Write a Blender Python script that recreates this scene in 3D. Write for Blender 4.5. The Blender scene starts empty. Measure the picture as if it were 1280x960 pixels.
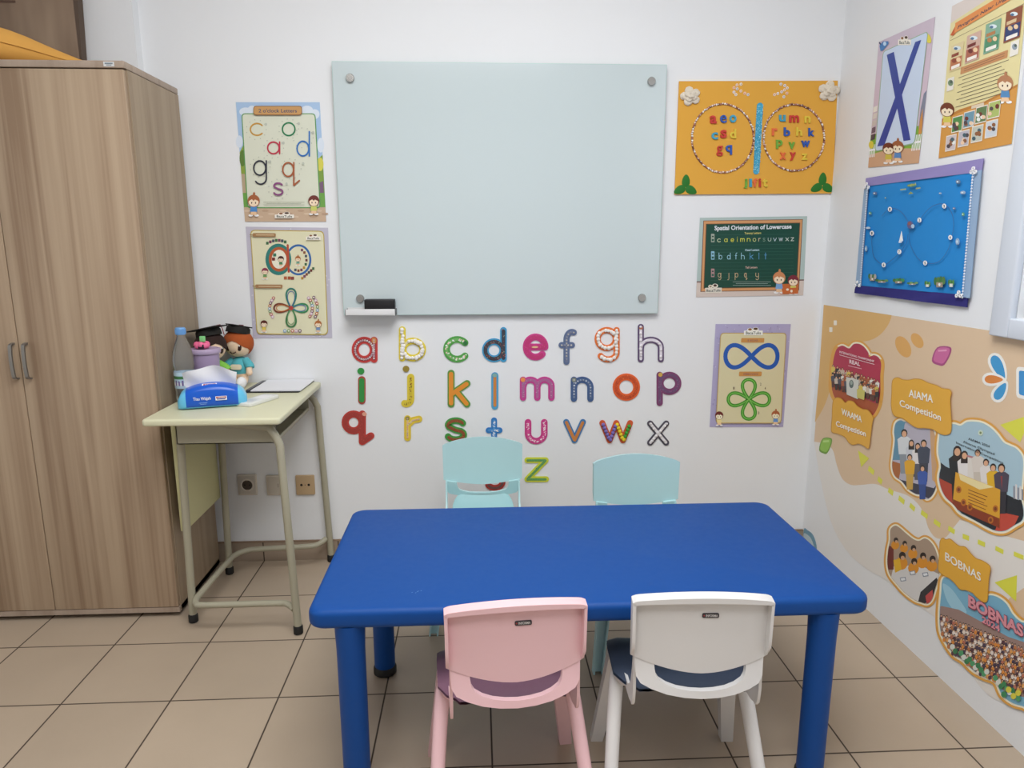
import bpy, math, random
from mathutils import Vector, Matrix
from mathutils.geometry import tessellate_polygon
random.seed(7)
PI = math.pi
S = bpy.context.scene
C = S.collection

# ------------------------------------------------------------------ camera
F_PX, PITCH, YAW, ROLL, CAM_H = 879.07, 0.196374, 0.048631, -0.0018990, 1.26
def cam_axes():
    f = Vector((math.sin(YAW)*math.cos(PITCH), math.cos(YAW)*math.cos(PITCH), -math.sin(PITCH)))
    r = Vector((math.cos(YAW), -math.sin(YAW), 0)); u = r.cross(f)
    return math.cos(ROLL)*r+math.sin(ROLL)*u, -math.sin(ROLL)*r+math.cos(ROLL)*u, f
RT, UP, FW = cam_axes()
cd = bpy.data.cameras.new('camera'); co = bpy.data.objects.new('camera', cd); C.objects.link(co)
cd.sensor_width = 36; cd.lens = 36*F_PX/1280; cd.clip_start = 0.02
co.matrix_world = Matrix(((RT.x, UP.x, -FW.x, 0), (RT.y, UP.y, -FW.y, 0), (RT.z, UP.z, -FW.z, CAM_H), (0, 0, 0, 1)))
S.camera = co

# ------------------------------------------------------------------ light
w = bpy.data.worlds.new('world'); S.world = w; w.use_nodes = True
bg = w.node_tree.nodes['Background']; bg.inputs[0].default_value = (0.86, 0.92, 1, 1); bg.inputs[1].default_value = 1.0
CEIL = 2.72
LAMPS = [(0.05, 1.12, 1.3, 0.9, 28), (-0.10, -0.02, 1.4, 0.8, 18)]
for (lx, ly, sx, sy, pw) in LAMPS:
    ld = bpy.data.lights.new('panel_light', 'AREA'); ld.shape = 'RECTANGLE'; ld.size = sx; ld.size_y = sy
    ld.energy = pw; ld.color = (0.985, 0.99, 1.0)
    lo = bpy.data.objects.new('panel_light', ld); C.objects.link(lo); lo.location = (lx, ly, CEIL-0.045)
vs = S.view_settings; vs.view_transform = 'Standard'; vs.look = 'None'; vs.gamma = 1; vs.use_curve_mapping = False
vs.exposure = 0.0

# ------------------------------------------------------------------ materials
def lin(c):
    return c/12.92 if c <= 0.04045 else ((c+0.055)/1.055)**2.4
def rgb(h, g=1.0):
    h = h.lstrip('#')
    return tuple(min(0.95, lin(int(h[i:i+2], 16)/255)*g) for i in (0, 2, 4))+(1,)
_m = {}
def mat(h, rough=0.6, g=1.0, metal=0.0, alpha=None, spec=0.5, trans=0.0):
    k = (h, rough, g, metal, alpha, spec, trans)
    if k in _m: return _m[k]
    m = bpy.data.materials.new('surface_'+h.lstrip('#')); m.use_nodes = True
    b = m.node_tree.nodes['Principled BSDF']
    b.inputs['Base Color'].default_value = rgb(h, g); b.inputs['Roughness'].default_value = rough
    b.inputs['Metallic'].default_value = metal; b.inputs['Specular IOR Level'].default_value = spec
    if alpha is not None: b.inputs['Alpha'].default_value = alpha
    if trans: b.inputs['Transmission Weight'].default_value = trans
    # a faint procedural mottling keeps every surface from being a dead flat colour
    nt = m.node_tree
    tc = nt.nodes.new('ShaderNodeTexCoord'); nz = nt.nodes.new('ShaderNodeTexNoise'); nz.inputs['Scale'].default_value = 60
    mr = nt.nodes.new('ShaderNodeMapRange'); mr.inputs['To Min'].default_value = max(0.02, rough-0.06); mr.inputs['To Max'].default_value = min(1, rough+0.06)
    nt.links.new(tc.outputs['Object'], nz.inputs['Vector']); nt.links.new(nz.outputs['Fac'], mr.inputs['Value'])
    nt.links.new(mr.outputs['Result'], b.inputs['Roughness'])
    _m[k] = m
    return m
def node_mat(name):
    m = bpy.data.materials.new(name); m.use_nodes = True
    return m, m.node_tree, m.node_tree.nodes['Principled BSDF']
def wall_material(name, col, bump=0.06):
    m, nt, b = node_mat(name)
    tc = nt.nodes.new('ShaderNodeTexCoord')
    n1 = nt.nodes.new('ShaderNodeTexNoise'); n1.inputs['Scale'].default_value = 1.7; n1.inputs['Detail'].default_value = 4
    mx = nt.nodes.new('ShaderNodeMix'); mx.data_type = 'RGBA'
    mx.inputs['A'].default_value = col+(1,); mx.inputs['B'].default_value = tuple(c*0.955 for c in col)+(1,)
    n2 = nt.nodes.new('ShaderNodeTexNoise'); n2.inputs['Scale'].default_value = 90; n2.inputs['Detail'].default_value = 3
    bp = nt.nodes.new('ShaderNodeBump'); bp.inputs['Strength'].default_value = bump; bp.inputs['Distance'].default_value = 0.004
    L = nt.links.new
    L(tc.outputs['Object'], n1.inputs['Vector']); L(tc.outputs['Object'], n2.inputs['Vector'])
    L(n1.outputs['Fac'], mx.inputs['Factor']); L(mx.outputs['Result'], b.inputs['Base Color'])
    L(n2.outputs['Fac'], bp.inputs['Height']); L(bp.outputs['Normal'], b.inputs['Normal'])
    b.inputs['Roughness'].default_value = 0.7; b.inputs['Specular IOR Level'].default_value = 0.25
    return m
def tile_material(name, ox, oy, px, py, axes='XY', base=(0.465, 0.37, 0.275)):
    m, nt, b = node_mat(name)
    L = nt.links.new; N = nt.nodes.new
    tc = N('ShaderNodeTexCoord'); sp = N('ShaderNodeSeparateXYZ'); L(tc.outputs['Object'], sp.inputs[0])
    def ax(sock, o, p):
        a = N('ShaderNodeMath'); a.operation = 'SUBTRACT'; L(sock, a.inputs[0]); a.inputs[1].default_value = o
        d = N('ShaderNodeMath'); d.operation = 'DIVIDE'; L(a.outputs[0], d.inputs[0]); d.inputs[1].default_value = p
        fl = N('ShaderNodeMath'); fl.operation = 'FLOOR'; L(d.outputs[0], fl.inputs[0])
        fr = N('ShaderNodeMath'); fr.operation = 'FRACT'; L(d.outputs[0], fr.inputs[0])
        c = N('ShaderNodeMath'); c.operation = 'SUBTRACT'; L(fr.outputs[0], c.inputs[0]); c.inputs[1].default_value = 0.5
        e = N('ShaderNodeMath'); e.operation = 'ABSOLUTE'; L(c.outputs[0], e.inputs[0])
        g = N('ShaderNodeMapRange'); L(e.outputs[0], g.inputs['Value'])
        g.inputs['From Min'].default_value = 0.5-0.0030/p; g.inputs['From Max'].default_value = 0.5-0.0014/p
        return fl.outputs[0], g.outputs['Result']
    s = {'X': sp.outputs[0], 'Y': sp.outputs[1], 'Z': sp.outputs[2]}
    f1, g1 = ax(s[axes[0]], ox, px); f2, g2 = ax(s[axes[1]], oy, py)
    mxg = N('ShaderNodeMath'); mxg.operation = 'MAXIMUM'; L(g1, mxg.inputs[0]); L(g2, mxg.inputs[1])
    cb = N('ShaderNodeCombineXYZ'); L(f1, cb.inputs[0]); L(f2, cb.inputs[1])
    wn = N('ShaderNodeTexWhiteNoise'); L(cb.outputs[0], wn.inputs['Vector'])
    n1 = N('ShaderNodeTexNoise'); n1.inputs['Scale'].default_value = 5; n1.inputs['Detail'].default_value = 5; L(tc.outputs['Object'], n1.inputs['Vector'])
    ad = N('ShaderNodeMath'); ad.operation = 'MULTIPLY_ADD'; L(wn.outputs['Value'], ad.inputs[0]); ad.inputs[1].default_value = 0.5; L(n1.outputs['Fac'], ad.inputs[2])
    mr = N('ShaderNodeMapRange'); L(ad.outputs[0], mr.inputs['Value']); mr.inputs['From Min'].default_value = 0.3; mr.inputs['From Max'].default_value = 1.2
    mx = N('ShaderNodeMix'); mx.data_type = 'RGBA'; L(mr.outputs['Result'], mx.inputs['Factor'])
    mx.inputs['A'].default_value = tuple(c*0.92 for c in base)+(1,); mx.inputs['B'].default_value = tuple(c*1.06 for c in base)+(1,)
    m2 = N('ShaderNodeMix'); m2.data_type = 'RGBA'; L(mxg.outputs[0], m2.inputs['Factor']); L(mx.outputs['Result'], m2.inputs['A'])
    m2.inputs['B'].default_value = (0.055, 0.038, 0.026, 1)
    L(m2.outputs['Result'], b.inputs['Base Color'])
    rr = N('ShaderNodeMapRange'); L(mxg.outputs[0], rr.inputs['Value']); rr.inputs['To Min'].default_value = 0.3; rr.inputs['To Max'].default_value = 0.8
    L(rr.outputs['Result'], b.inputs['Roughness'])
    bp = N('ShaderNodeBump'); bp.invert = True; bp.inputs['Distance'].default_value = 0.001; bp.inputs['Strength'].default_value = 0.4
    L(mxg.outputs[0], bp.inputs['Height']); L(bp.outputs['Normal'], b.inputs['Normal'])
    b.inputs['Specular IOR Level'].default_value = 0.4
    return m
def wood_material(name, a, bcol, seed=0.0, rough=0.5):
    m, nt, b = node_mat(name); L = nt.links.new; N = nt.nodes.new
    tc = N('ShaderNodeTexCoord'); mp = N('ShaderNodeMapping'); mp.inputs['Scale'].default_value = (9, 9, 0.28); mp.inputs['Location'].default_value = (seed, seed*0.7, seed*0.3)
    L(tc.outputs['Object'], mp.inputs['Vector'])
    n1 = N('ShaderNodeTexNoise'); n1.inputs['Scale'].default_value = 1.7; n1.inputs['Detail'].default_value = 5; n1.inputs['Distortion'].default_value = 1.1
    L(mp.outputs['Vector'], n1.inputs['Vector'])
    mp2 = N('ShaderNodeMapping'); mp2.inputs['Scale'].default_value = (90, 90, 0.7); L(tc.outputs['Object'], mp2.inputs['Vector'])
    n2 = N('ShaderNodeTexNoise'); n2.inputs['Scale'].default_value = 1.0; n2.inputs['Detail'].default_value = 4; L(mp2.outputs['Vector'], n2.inputs['Vector'])
    md = N('ShaderNodeMath'); md.operation = 'MULTIPLY_ADD'; L(n2.outputs['Fac'], md.inputs[0]); md.inputs[1].default_value = 0.42; L(n1.outputs['Fac'], md.inputs[2])
    cr = N('ShaderNodeValToRGB'); L(md.outputs[0], cr.inputs[0])
    e = cr.color_ramp.elements; e[0].position = 0.52; e[0].color = a+(1,); e[1].position = 0.88; e[1].color = bcol+(1,)
    k = cr.color_ramp.elements.new(0.66); k.color = tuple((p*0.45+q*0.55) for p, q in zip(a, bcol))+(1,)
    L(cr.outputs['Color'], b.inputs['Base Color']); b.inputs['Roughness'].default_value = rough
    b.inputs['Specular IOR Level'].default_value = 0.35
    return m

# ------------------------------------------------------------------ mesh helpers
class MB:
    def __init__(s): s.v = []; s.f = []; s.m = []; s.mats = []; s.sm = []
    def mi(s, m):
        if m not in s.mats: s.mats.append(m)
        return s.mats.index(m)
    def add(s, vs, fs, m, smooth=False):
        o = len(s.v); s.v += [tuple(v) for v in vs]; i = s.mi(m)
        for f in fs: s.f.append([o+k for k in f]); s.m.append(i); s.sm.append(smooth)
    def box(s, x0, x1, y0, y1, z0, z1, m, bev=0.0, M=None):
        if bev <= 0:
            vs = [Vector((x, y, z)) for z in (z0, z1) for y in (y0, y1) for x in (x0, x1)]
            fs = [(0, 2, 3, 1), (4, 5, 7, 6), (0, 1, 5, 4), (2, 6, 7, 3), (0, 4, 6, 2), (1, 3, 7, 5)]
            if M: vs = [M @ v for v in vs]
            s.add(vs, fs, m)
        else:
            k0 = len(s.f)
            s.rslab(rrect_pts((x0+x1)/2, (y0+y1)/2, x1-x0, y1-y0, bev*1.5, 3), z0, z1, bev, m, M)
            for i in range(k0, len(s.f)):   # the big faces stay flat, only the rounded edges are smooth
                q = [Vector(s.v[j]) for j in s.f[i][:4]]
                if (q[2]-q[0]).length > 6*bev and (q[1]-q[0]).length > 3*bev and (q[2]-q[1]).length > 3*bev: s.sm[i] = False
    def rslab(s, pts, z0, z1, bev, m, M=None, n=3, smooth=True, scale_top=1.0):
        """slab from a convex outline (ccw) with rounded top and bottom edges"""
        cx = sum(p[0] for p in pts)/len(pts); cy = sum(p[1] for p in pts)/len(pts)
        prof = []
        for i in range(n+1):
            a = PI/2*i/n; prof.append((bev*(1-math.sin(a)), z0+bev*(1-math.cos(a))))
        for i in range(n+1):
            a = PI/2*i/n; prof.append((bev*(1-math.cos(a)), z1-bev*(1-math.sin(a))))
        xs = [p[0] for p in pts]; ys = [p[1] for p in pts]
        hx = (max(xs)-min(xs))/2; hy = (max(ys)-min(ys))/2
        rings = []
        for ins, z in prof:
            k = 1.0 if z < (z0+z1)/2 else scale_top
            rings.append([Vector((cx+(p[0]-cx)*(hx-ins)/hx*k, cy+(p[1]-cy)*(hy-ins)/hy*k, z)) for p in pts])
        s.rings(rings, m, cap=True, smooth=smooth, M=M)
    def rings(s, rings, m, cap=True, smooth=True, M=None, closed=True):
        n = len(rings[0]); vs = [v for r in rings for v in r]
        if M: vs = [M @ v for v in vs]
        fs = []
        for i in range(len(rings)-1):
            for j in range(n if closed else n-1):
                k = (j+1) % n
                fs.append((i*n+j, i*n+k, (i+1)*n+k, (i+1)*n+j))
        s.add(vs, fs, m, smooth)
        if cap:
            o = len(s.v)-len(vs)
            s.f.append([o+j for j in range(n)][::-1]); s.m.append(s.mi(m)); s.sm.append(False)
            o2 = o+(len(rings)-1)*n
            s.f.append([o2+j for j in range(n)]); s.m.append(s.mi(m)); s.sm.append(False)
    def lathe(s, prof, m, c=(0, 0, 0), seg=32, M=None, cap=True):
        rs = [[Vector((c[0]+r*math.cos(2*PI*j/seg), c[1]+r*math.sin(2*PI*j/seg), c[2]+z)) for j in range(seg)] for r, z in prof]
        s.rings(rs, m, cap=cap, M=M)
    def tube(s, path, r, m, seg=14, cap=True, flat=1.0):
        """round bar along a path; r may be a list"""
        P = [Vector(p) for p in path]; rs = []
        up = None
        for i, p in enumerate(P):
            t = (P[min(i+1, len(P)-1)]-P[max(i-1, 0)]).normalized()
            if up is None:
                up = Vector((0, 0, 1)) if abs(t.z) < 0.9 else Vector((0, 1, 0))
            a = t.cross(up).normalized(); bb = a.cross(t).normalized(); up = bb
            rr = r[i] if isinstance(r, (list, tuple)) else r
            rs.append([p+a*rr*math.cos(2*PI*j/seg)+bb*rr*flat*math.sin(2*PI*j/seg) for j in range(seg)])
        s.rings(rs, m, cap=cap)
    def ball(s, c, r, m, seg=12, rz=None, M=None, lump=0.0):
        n = seg//2; rx, ry, rzz = (r, r, r) if not isinstance(r, tuple) else r
        vs = []; fs = []
        for i in range(n+1):
            t = PI*i/n
            for j in range(seg):
                a = 2*PI*j/seg
                k = 1+lump*math.sin(3*a+5*t+c[0]*90)*math.sin(4*t+c[2]*70)
                v = Vector((rx*k*math.sin(t)*math.cos(a), ry*k*math.sin(t)*math.sin(a), rzz*k*math.cos(t)))
                if M: v = M @ v
                vs.append(v+Vector(c))
        for i in range(n):
            for j in range(seg):
                k = (j+1) % seg
                fs.append((i*seg+j, (i+1)*seg+j, (i+1)*seg+k, i*seg+k))
        s.add(vs, fs, m, True)
    def build(s, name, parent=None, sharp=38):
        me = bpy.data.meshes.new(name); me.from_pydata(s.v, [], s.f)
        for m in s.mats: me.materials.append(m)
        me.polygons.foreach_set('material_index', s.m); me.polygons.foreach_set('use_smooth', s.sm)
        me.update()
        if any(s.sm):
            try: me.set_sharp_from_angle(angle=math.radians(sharp))
            except Exception: pass
        o = bpy.data.objects.new(name, me); C.objects.link(o)
        if parent: o.parent = parent
        return o
def rrect_pts(cx, cy, w_, h_, r, n=5):
    r = min(r, w_/2-1e-5, h_/2-1e-5); out = []
    for (sx, sy, a0) in ((1, 1, 0), (-1, 1, PI/2), (-1, -1, PI), (1, -1, 1.5*PI)):
        for i in range(n+1):
            a = a0+PI/2*i/n
            out.append((cx+sx*(w_/2-r)+r*math.cos(a), cy+sy*(h_/2-r)+r*math.sin(a)))
    return out
def catmull(pts, n=6, closed=False):
    P = [Vector(p) for p in pts]; out = []; L = len(P)
    for i in range(L if closed else L-1):
        g = (lambda k: P[k % L]) if closed else (lambda k: P[min(max(k, 0), L-1)])
        a, b, c, d = g(i-1), g(i), g(i+1), g(i+2)
        for k in range(n):
            t = k/n
            out.append(0.5*((2*b)+(c-a)*t+(2*a-5*b+4*c-d)*t*t+(3*b-3*c+d-a)*t*t*t))
    if not closed: out.append(P[-1])
    return out
def tag(o, label=None, cat=None, group=None, kind=None):
    if label: o['label'] = label
    if cat: o['category'] = cat
    if group: o['group'] = group
    if kind: o['kind'] = kind
    return o
def thing(name, label, cat, loc=(0, 0, 0), rot=(0, 0, 0), group=None):
    o = bpy.data.objects.new(name, None); o.empty_display_size = 0.05; C.objects.link(o)
    o.location = loc; o.rotation_euler = rot
    return tag(o, label, cat, group)
_fonts = {}
def text_mesh(s, off=0.0, ext=0.0, bev=0.0, shear=0.0):
    k = (s, off, ext, bev, shear)
    if k in _fonts: return _fonts[k]
    cu = bpy.data.curves.new('lettering', 'FONT'); cu.body = s; cu.offset = off; cu.extrude = ext; cu.bevel_depth = bev; cu.resolution_u = 3; cu.shear = shear
    ob = bpy.data.objects.new('lettering', cu); C.objects.link(ob)
    bpy.context.view_layer.update()
    me = bpy.data.meshes.new_from_object(ob.evaluated_get(bpy.context.evaluated_depsgraph_get()))
    r = ([tuple(v.co) for v in me.vertices], [tuple(p.vertices) for p in me.polygons])
    bpy.data.objects.remove(ob); bpy.data.curves.remove(cu); bpy.data.meshes.remove(me)
    _fonts[k] = r
    return r

# ------------------------------------------------------------------ wall surfaces as drawing planes
BACK_Y, RIGHT_X = 2.716, 1.353
class Plane:
    def __init__(s, kind): s.kind = kind
    def st(s, px, py):
        """where a sight line meets the wall: metres along the wall and up it"""
        d = FW*F_PX+RT*(px-640)+UP*(480-py)
        if s.kind == 'back':
            t = BACK_Y/d.y; return (d.x*t, CAM_H+d.z*t)
        t = RIGHT_X/d.x; return (-d.y*t, CAM_H+d.z*t)
    def xyz(s, st, off):
        if s.kind == 'back': return (st[0], BACK_Y-off, st[1])
        return (RIGHT_X-off, -st[0], st[1])
BACK, RIGHT = Plane('back'), Plane('right')
class Art:
    """printed sheet: coloured shapes laid on one another on a wall, all in one mesh"""
    def __init__(s, plane, crop=None, off=0.0012, g=1.35, rough=0.45):
        s.p = plane; s.c = crop; s.off = off; s.g = g; s.mb = MB(); s.rough = rough; s.step = 0.00005
    def q(s, p):
        if s.c:
            x0, y0, k = s.c; p = (x0+p[0]/k, y0+p[1]/k)
        return s.p.st(p[0], p[1])
    def unit(s, p):
        a = s.q(p); b = s.q((p[0]+1, p[1])); c = s.q((p[0], p[1]+1))
        return math.sqrt(abs((b[0]-a[0])*(c[1]-a[1])-(b[1]-a[1])*(c[0]-a[0])))
    def M(s, col): return mat(col, s.rough, s.g)
    def flat(s, st, col, thick=0.0):
        """polygon given in wall metres"""
        s.off += s.step
        a = 0.0
        for i in range(len(st)):
            x0, y0 = st[i]; x1, y1 = st[(i+1) % len(st)]; a += x0*y1-x1*y0
        if a < 0: st = st[::-1]
        tr = tessellate_polygon([[Vector((p[0], p[1], 0)) for p in st]])
        n = len(st)
        fs = []
        for t in tr:
            (ax, ay), (bx, by), (cx, cy) = st[t[0]], st[t[1]], st[t[2]]
            cr = (bx-ax)*(cy-ay)-(by-ay)*(cx-ax)
            if abs(cr) < 1e-14: continue
            fs.append(tuple(t) if cr > 0 else (t[0], t[2], t[1]))
        m = s.M(col) if isinstance(col, str) else col
        s.mb.add([s.p.xyz(p, s.off+thick) for p in st], fs, m)
        if thick > 0:
            vs = [s.p.xyz(p, s.off+thick) for p in st]+[s.p.xyz(p, s.off) for p in st]
            s.mb.add(vs, [(i, n+i, n+(i+1) % n, (i+1) % n) for i in range(n)], m)
            s.off += thick
    def poly(s, pts, col, thick=0.0): s.flat([s.q(p) for p in pts], col, thick)
    def blob(s, pts, col, n=5, grow=0.0, thick=0.0):
        c = catmull([(p[0], p[1], 0) for p in pts], n, True); P = [(v.x, v.y) for v in c]
        if grow: P = offset_poly(P, grow)
        s.poly(P, col, thick)
    def ell(s, cx, cy, rx, ry, col, rot=0.0, n=20):
        ca, sa = math.cos(rot), math.sin(rot)
        s.poly([(cx+rx*math.cos(2*PI*i/n)*ca-ry*math.sin(2*PI*i/n)*sa, cy+rx*math.cos(2*PI*i/n)*sa+ry*math.sin(2*PI*i/n)*ca) for i in range(n)], col)
    def quadf(s, a, b, c, d):
        """bilinear frame for laying out inside a slanted sheet: u right, v down, 0..1"""
        return lambda u, v: tuple((a[i]*(1-u)+b[i]*u)*(1-v)+(d[i]*(1-u)+c[i]*u)*v for i in (0, 1))
    def rrect(s, quad, r, col, thick=0.0, n=4):
        a, b, c, d = [Vector(s.q(p)) for p in quad]; out = []
        L = [a, b, c, d]
        for i in range(4):
            p = L[i]; pr = (L[i-1]-p); nx = (L[(i+1) % 4]-p)
            rr = min(r, pr.length/2.01, nx.length/2.01)
            e0 = p+pr.normalized()*rr; e1 = p+nx.normalized()*rr
            for k in range(n+1):
                t = k/n; out.append(tuple(e0*(1-t)**2+p*2*t*(1-t)+e1*t*t))
        s.flat(out, col, thick)
    def stroke(s, pts, wpx, col, closed=False, smooth=False, caps=True):
        if smooth: pts = [(v.x, v.y) for v in catmull([(p[0], p[1], 0) for p in pts], 5, closed)]
        wd = wpx*s.unit(pts[len(pts)//2])
        s.stroke_st([s.q(p) for p in pts], wd, col, closed, caps)
    def stroke_st(s, P, wd, col, closed=False, caps=True, thick=0.0):
        s.off += s.step
        m = s.M(col) if isinstance(col, str) else col
        ribbon(s.mb, s.p, P, wd, s.off, thick, m, closed, caps)
    def text(s, t, p0, p1, h, col, off=0.0, shear=0.0):
        V, Fc = text_mesh(t, off, 0, 0, shear)
        if not V: return
        x0 = min(v[0] for v in V); x1 = max(v[0] for v in V)
        s.off += s.step
        vs = []
        for v in V:
            a = (v[0]-x0)/(x1-x0)
            st = s.q((p0[0]+(p1[0]-p0[0])*a, p0[1]+(p1[1]-p0[1])*a-h*v[1]/0.69))
            vs.append(s.p.xyz(st, s.off))
        s.mb.add(vs, Fc, s.M(col))
    def sheet(s, quad, col, thick=0.0006, r=0.0):
        if r: s.rrect(quad, r, col, thick)
        else: s.poly(quad, col, thick)
    def build(s, name, parent=None): return s.mb.build(name, parent)
def offset_poly(P, d):
    a = sum(P[i][0]*P[(i+1) % len(P)][1]-P[(i+1) % len(P)][0]*P[i][1] for i in range(len(P)))
    sg = 1 if a > 0 else -1
    out = []
    for i in range(len(P)):
        t = Vector(P[(i+1) % len(P)])-Vector(P[i-1])
        if t.length < 1e-9: out.append(P[i]); continue
        t.normalize(); out.append((P[i][0]+t.y*d*sg, P[i][1]-t.x*d*sg))
    return out
def ribbon(mb, plane, P, wd, off, thick, m, closed=False, caps=True):
    P = [Vector(p) for p in P]; n = len(P); Lf = []; Rt = []
    for i, p in enumerate(P):
        a = P[i-1] if (closed or i > 0) else p; b = P[(i+1) % n] if (closed or i < n-1) else p
        t = (b-a).normalized(); nn = Vector((-t.y, t.x))*wd/2
        Lf.append(p+nn); Rt.append(p-nn)
    X = plane.xyz
    if closed:
        vs = [X(p, off+thick) for p in Lf+Rt]
        fs = [(i, n+i, n+(i+1) % n, (i+1) % n) for i in range(n)]
        mb.add(vs, fs, m)
        if thick > 0:
            vs = [X(p, off+thick) for p in Lf+Rt]+[X(p, off) for p in Lf+Rt]
            fs = []
            for i in range(n):
                k = (i+1) % n
                fs += [(i, k, 2*n+k, 2*n+i), (n+i, 3*n+i, 3*n+k, n+k)]
            mb.add(vs, fs, m)
        return
    out = list(Rt)
    if caps:
        t = (P[-1]-P[-2]).normalized(); a0 = math.atan2(-t.x, t.y)  # angle of the right-hand side
        a0 = math.atan2((Rt[-1]-P[-1]).y, (Rt[-1]-P[-1]).x)
        for k in range(1, 8): out.append(P[-1]+Vector((math.cos(a0+PI*k/8), math.sin(a0+PI*k/8)))*wd/2)
    out += Lf[::-1]
    if caps:
        a0 = math.atan2((Lf[0]-P[0]).y, (Lf[0]-P[0]).x)
        for k in range(1, 8): out.append(P[0]+Vector((math.cos(a0+PI*k/8), math.sin(a0+PI*k/8)))*wd/2)
    # strip quads plus cap fans
    vs = [X(p, off+thick) for p in Lf+Rt]; mb.add(vs, [(i, n+i, n+i+1, i+1) for i in range(n-1)], m)
    if caps:
        e1 = [Rt[-1]]+out[n:n+7]+[Lf[-1]]; e0 = [Lf[0]]+out[-7:]+[Rt[0]]
        for e in (e1, e0): mb.add([X(p, off+thick) for p in e], [tuple(range(len(e)))], m)
    if thick > 0:
        k = len(out); vs = [X(p, off+thick) for p in out]+[X(p, off) for p in out]
        mb.add(vs, [(i, k+i, k+(i+1) % k, (i+1) % k) for i in range(k)], m)

# letter skeletons: list of polylines in a unit box, x-height 1
def arc(cx, cy, rx, ry, a0, a1, n=18):
    return [(cx+rx*math.cos(math.radians(a0+(a1-a0)*i/n)), cy+ry*math.sin(math.radians(a0+(a1-a0)*i/n))) for i in range(n+1)]
SK = {
 'a': [arc(.48, .5, .48, .5, 0, 360, 28), [(1, 1), (1, 0)]],
 'b': [[(0, 1.65), (0, 0)], arc(.52, .5, .48, .5, 0, 360, 28)],
 'c': [arc(.5, .5, .5, .5, 42, 318, 24)],
 'd': [arc(.48, .5, .48, .5, 0, 360, 28), [(1, 1.65), (1, 0)]],
 'e': [[(.02, .5), (1, .5)], arc(.5, .5, .5, .5, 0, 315, 26)],
 'f': [arc(.8, 1.25, .42, .45, 70, 180, 10)+[(.38, 0)], [(0, .95), (.8, .95)]],
 'g': [arc(.48, .5, .48, .5, 0, 360, 28), [(1, 1), (1, -.25)]+arc(.55, -.25, .45, .38, 0, -150, 12)[1:]],
 'h': [[(0, 1.65), (0, 0)], [(0, .55)]+arc(.43, .6, .43, .4, 160, 0, 12)+[(.86, 0)]],
 'i': [[(0, 1), (0, 0)]],
 'j': [[(.45, 1), (.45, -.3)]+arc(.15, -.3, .3, .3, 0, -110, 8)[1:]],
 'k': [[(0, 1.65), (0, 0)], [(.8, 1.1), (.05, .55)], [(.25, .7), (.8, 0)]],
 'l': [[(0, 1.65), (0, 0)]],
 'm': [[(0, 1), (0, 0)], [(0, .6)]+arc(.36, .66, .34, .34, 150, 0, 10)+[(.70, 0)], [(.7, .6)]+arc(1.06, .66, .34, .34, 150, 0, 10)+[(1.4, 0)]],
 'n': [[(0, 1), (0, 0)], [(0, .55)]+arc(.43, .6, .43, .4, 160, 0, 12)+[(.86, 0)]],
 'o': [arc(.5, .5, .5, .5, 0, 360, 28)],
 'p': [[(0, 1), (0, -.65)], arc(.52, .5, .48, .5, 0, 360, 28)],
 'q': [arc(.44, .5, .44, .5, 0, 360, 28), [(.9, 1), (.9, -.65)], [(.9, -.65), (1.35, -.3)]],
 'r': [[(0, 1), (0, 0)], [(.02, .68), (.3, .92), (.62, .98)]],
 's': [arc(.45, .76, .42, .24, 25, 200, 12)+[(.45, .5)]+arc(.45, .25, .44, .25, 50, -160, 14)],
 't': [[(.4, 1.45), (.4, 0)], [(0, .95), (.8, .95)]],
 'u': [[(0, 1), (0, .4)]+arc(.43, .4, .43, .4, 180, 360, 14)+[(.86, 1)]],
 'v': [[(0, 1), (.45, 0)], [(.45, 0), (.9, 1)]],
 'w': [[(0, 1), (.35, 0)], [(.35, 0), (.68, 1)], [(.68, 1), (1.0, 0)], [(1.0, 0), (1.35, 1)]],
 'x': [[(0, 1), (.8, 0)], [(.8, 1), (0, 0)]],
 'y': [[(0, 1), (0, .5)]+arc(.4, .5, .4, .38, 180, 360, 12)+[(.8, 1)], [(.8, 1), (.8, -.2)]+arc(.4, -.2, .4, .38, 0, -150, 12)[1:]],
 'z': [[(0, 1), (.9, 1)], [(.9, 1), (0, 0)], [(0, 0), (.92, 0)]],
}
def fit(ch, x0, y0, x1, y1, sw):
    """skeleton of a letter fitted to a box (y down)"""
    P = [p for l in SK[ch] for p in l]
    ax, bx = min(p[0] for p in P), max(p[0] for p in P); ay, by = min(p[1] for p in P), max(p[1] for p in P)
    h = sw/2
    def f(p):
        u = (p[0]-ax)/(bx-ax) if bx > ax else 0.5
        v = (by-p[1])/(by-ay)
        return (x0+h+(x1-x0-sw)*u, y0+h+(y1-y0-sw)*v)
    return [[f(p) for p in l] for l in SK[ch]]
def is_loop(l): return (Vector(l[0])-Vector(l[-1])).length < 1e-3*max(1, abs(l[0][0])) and len(l) > 10
def part(mb, name, root, label=None, kind=None, sharp=38):
    """link a mesh written in room coordinates as a child of a thing (or of a part)"""
    base = Vector(root.location); p = root.parent
    while p: base += Vector(p.location); p = p.parent
    mb.v = [(x-base.x, y-base.y, z-base.z) for x, y, z in mb.v]
    o = mb.build(name, root, sharp)
    return tag(o, label, kind=kind)
def solo(mb, name, origin, label=None, cat=None, group=None, kind=None, sharp=38):
    mb.v = [(x-origin[0], y-origin[1], z-origin[2]) for x, y, z in mb.v]
    o = mb.build(name, None, sharp); o.location = origin
    return tag(o, label, cat, group, kind)
def sight(px, py, axis, val):
    d = FW*F_PX+RT*(px-640)+UP*(480-py); o = Vector((0, 0, CAM_H)); t = (val-o[axis])/d[axis]
    return o+d*t

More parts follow.
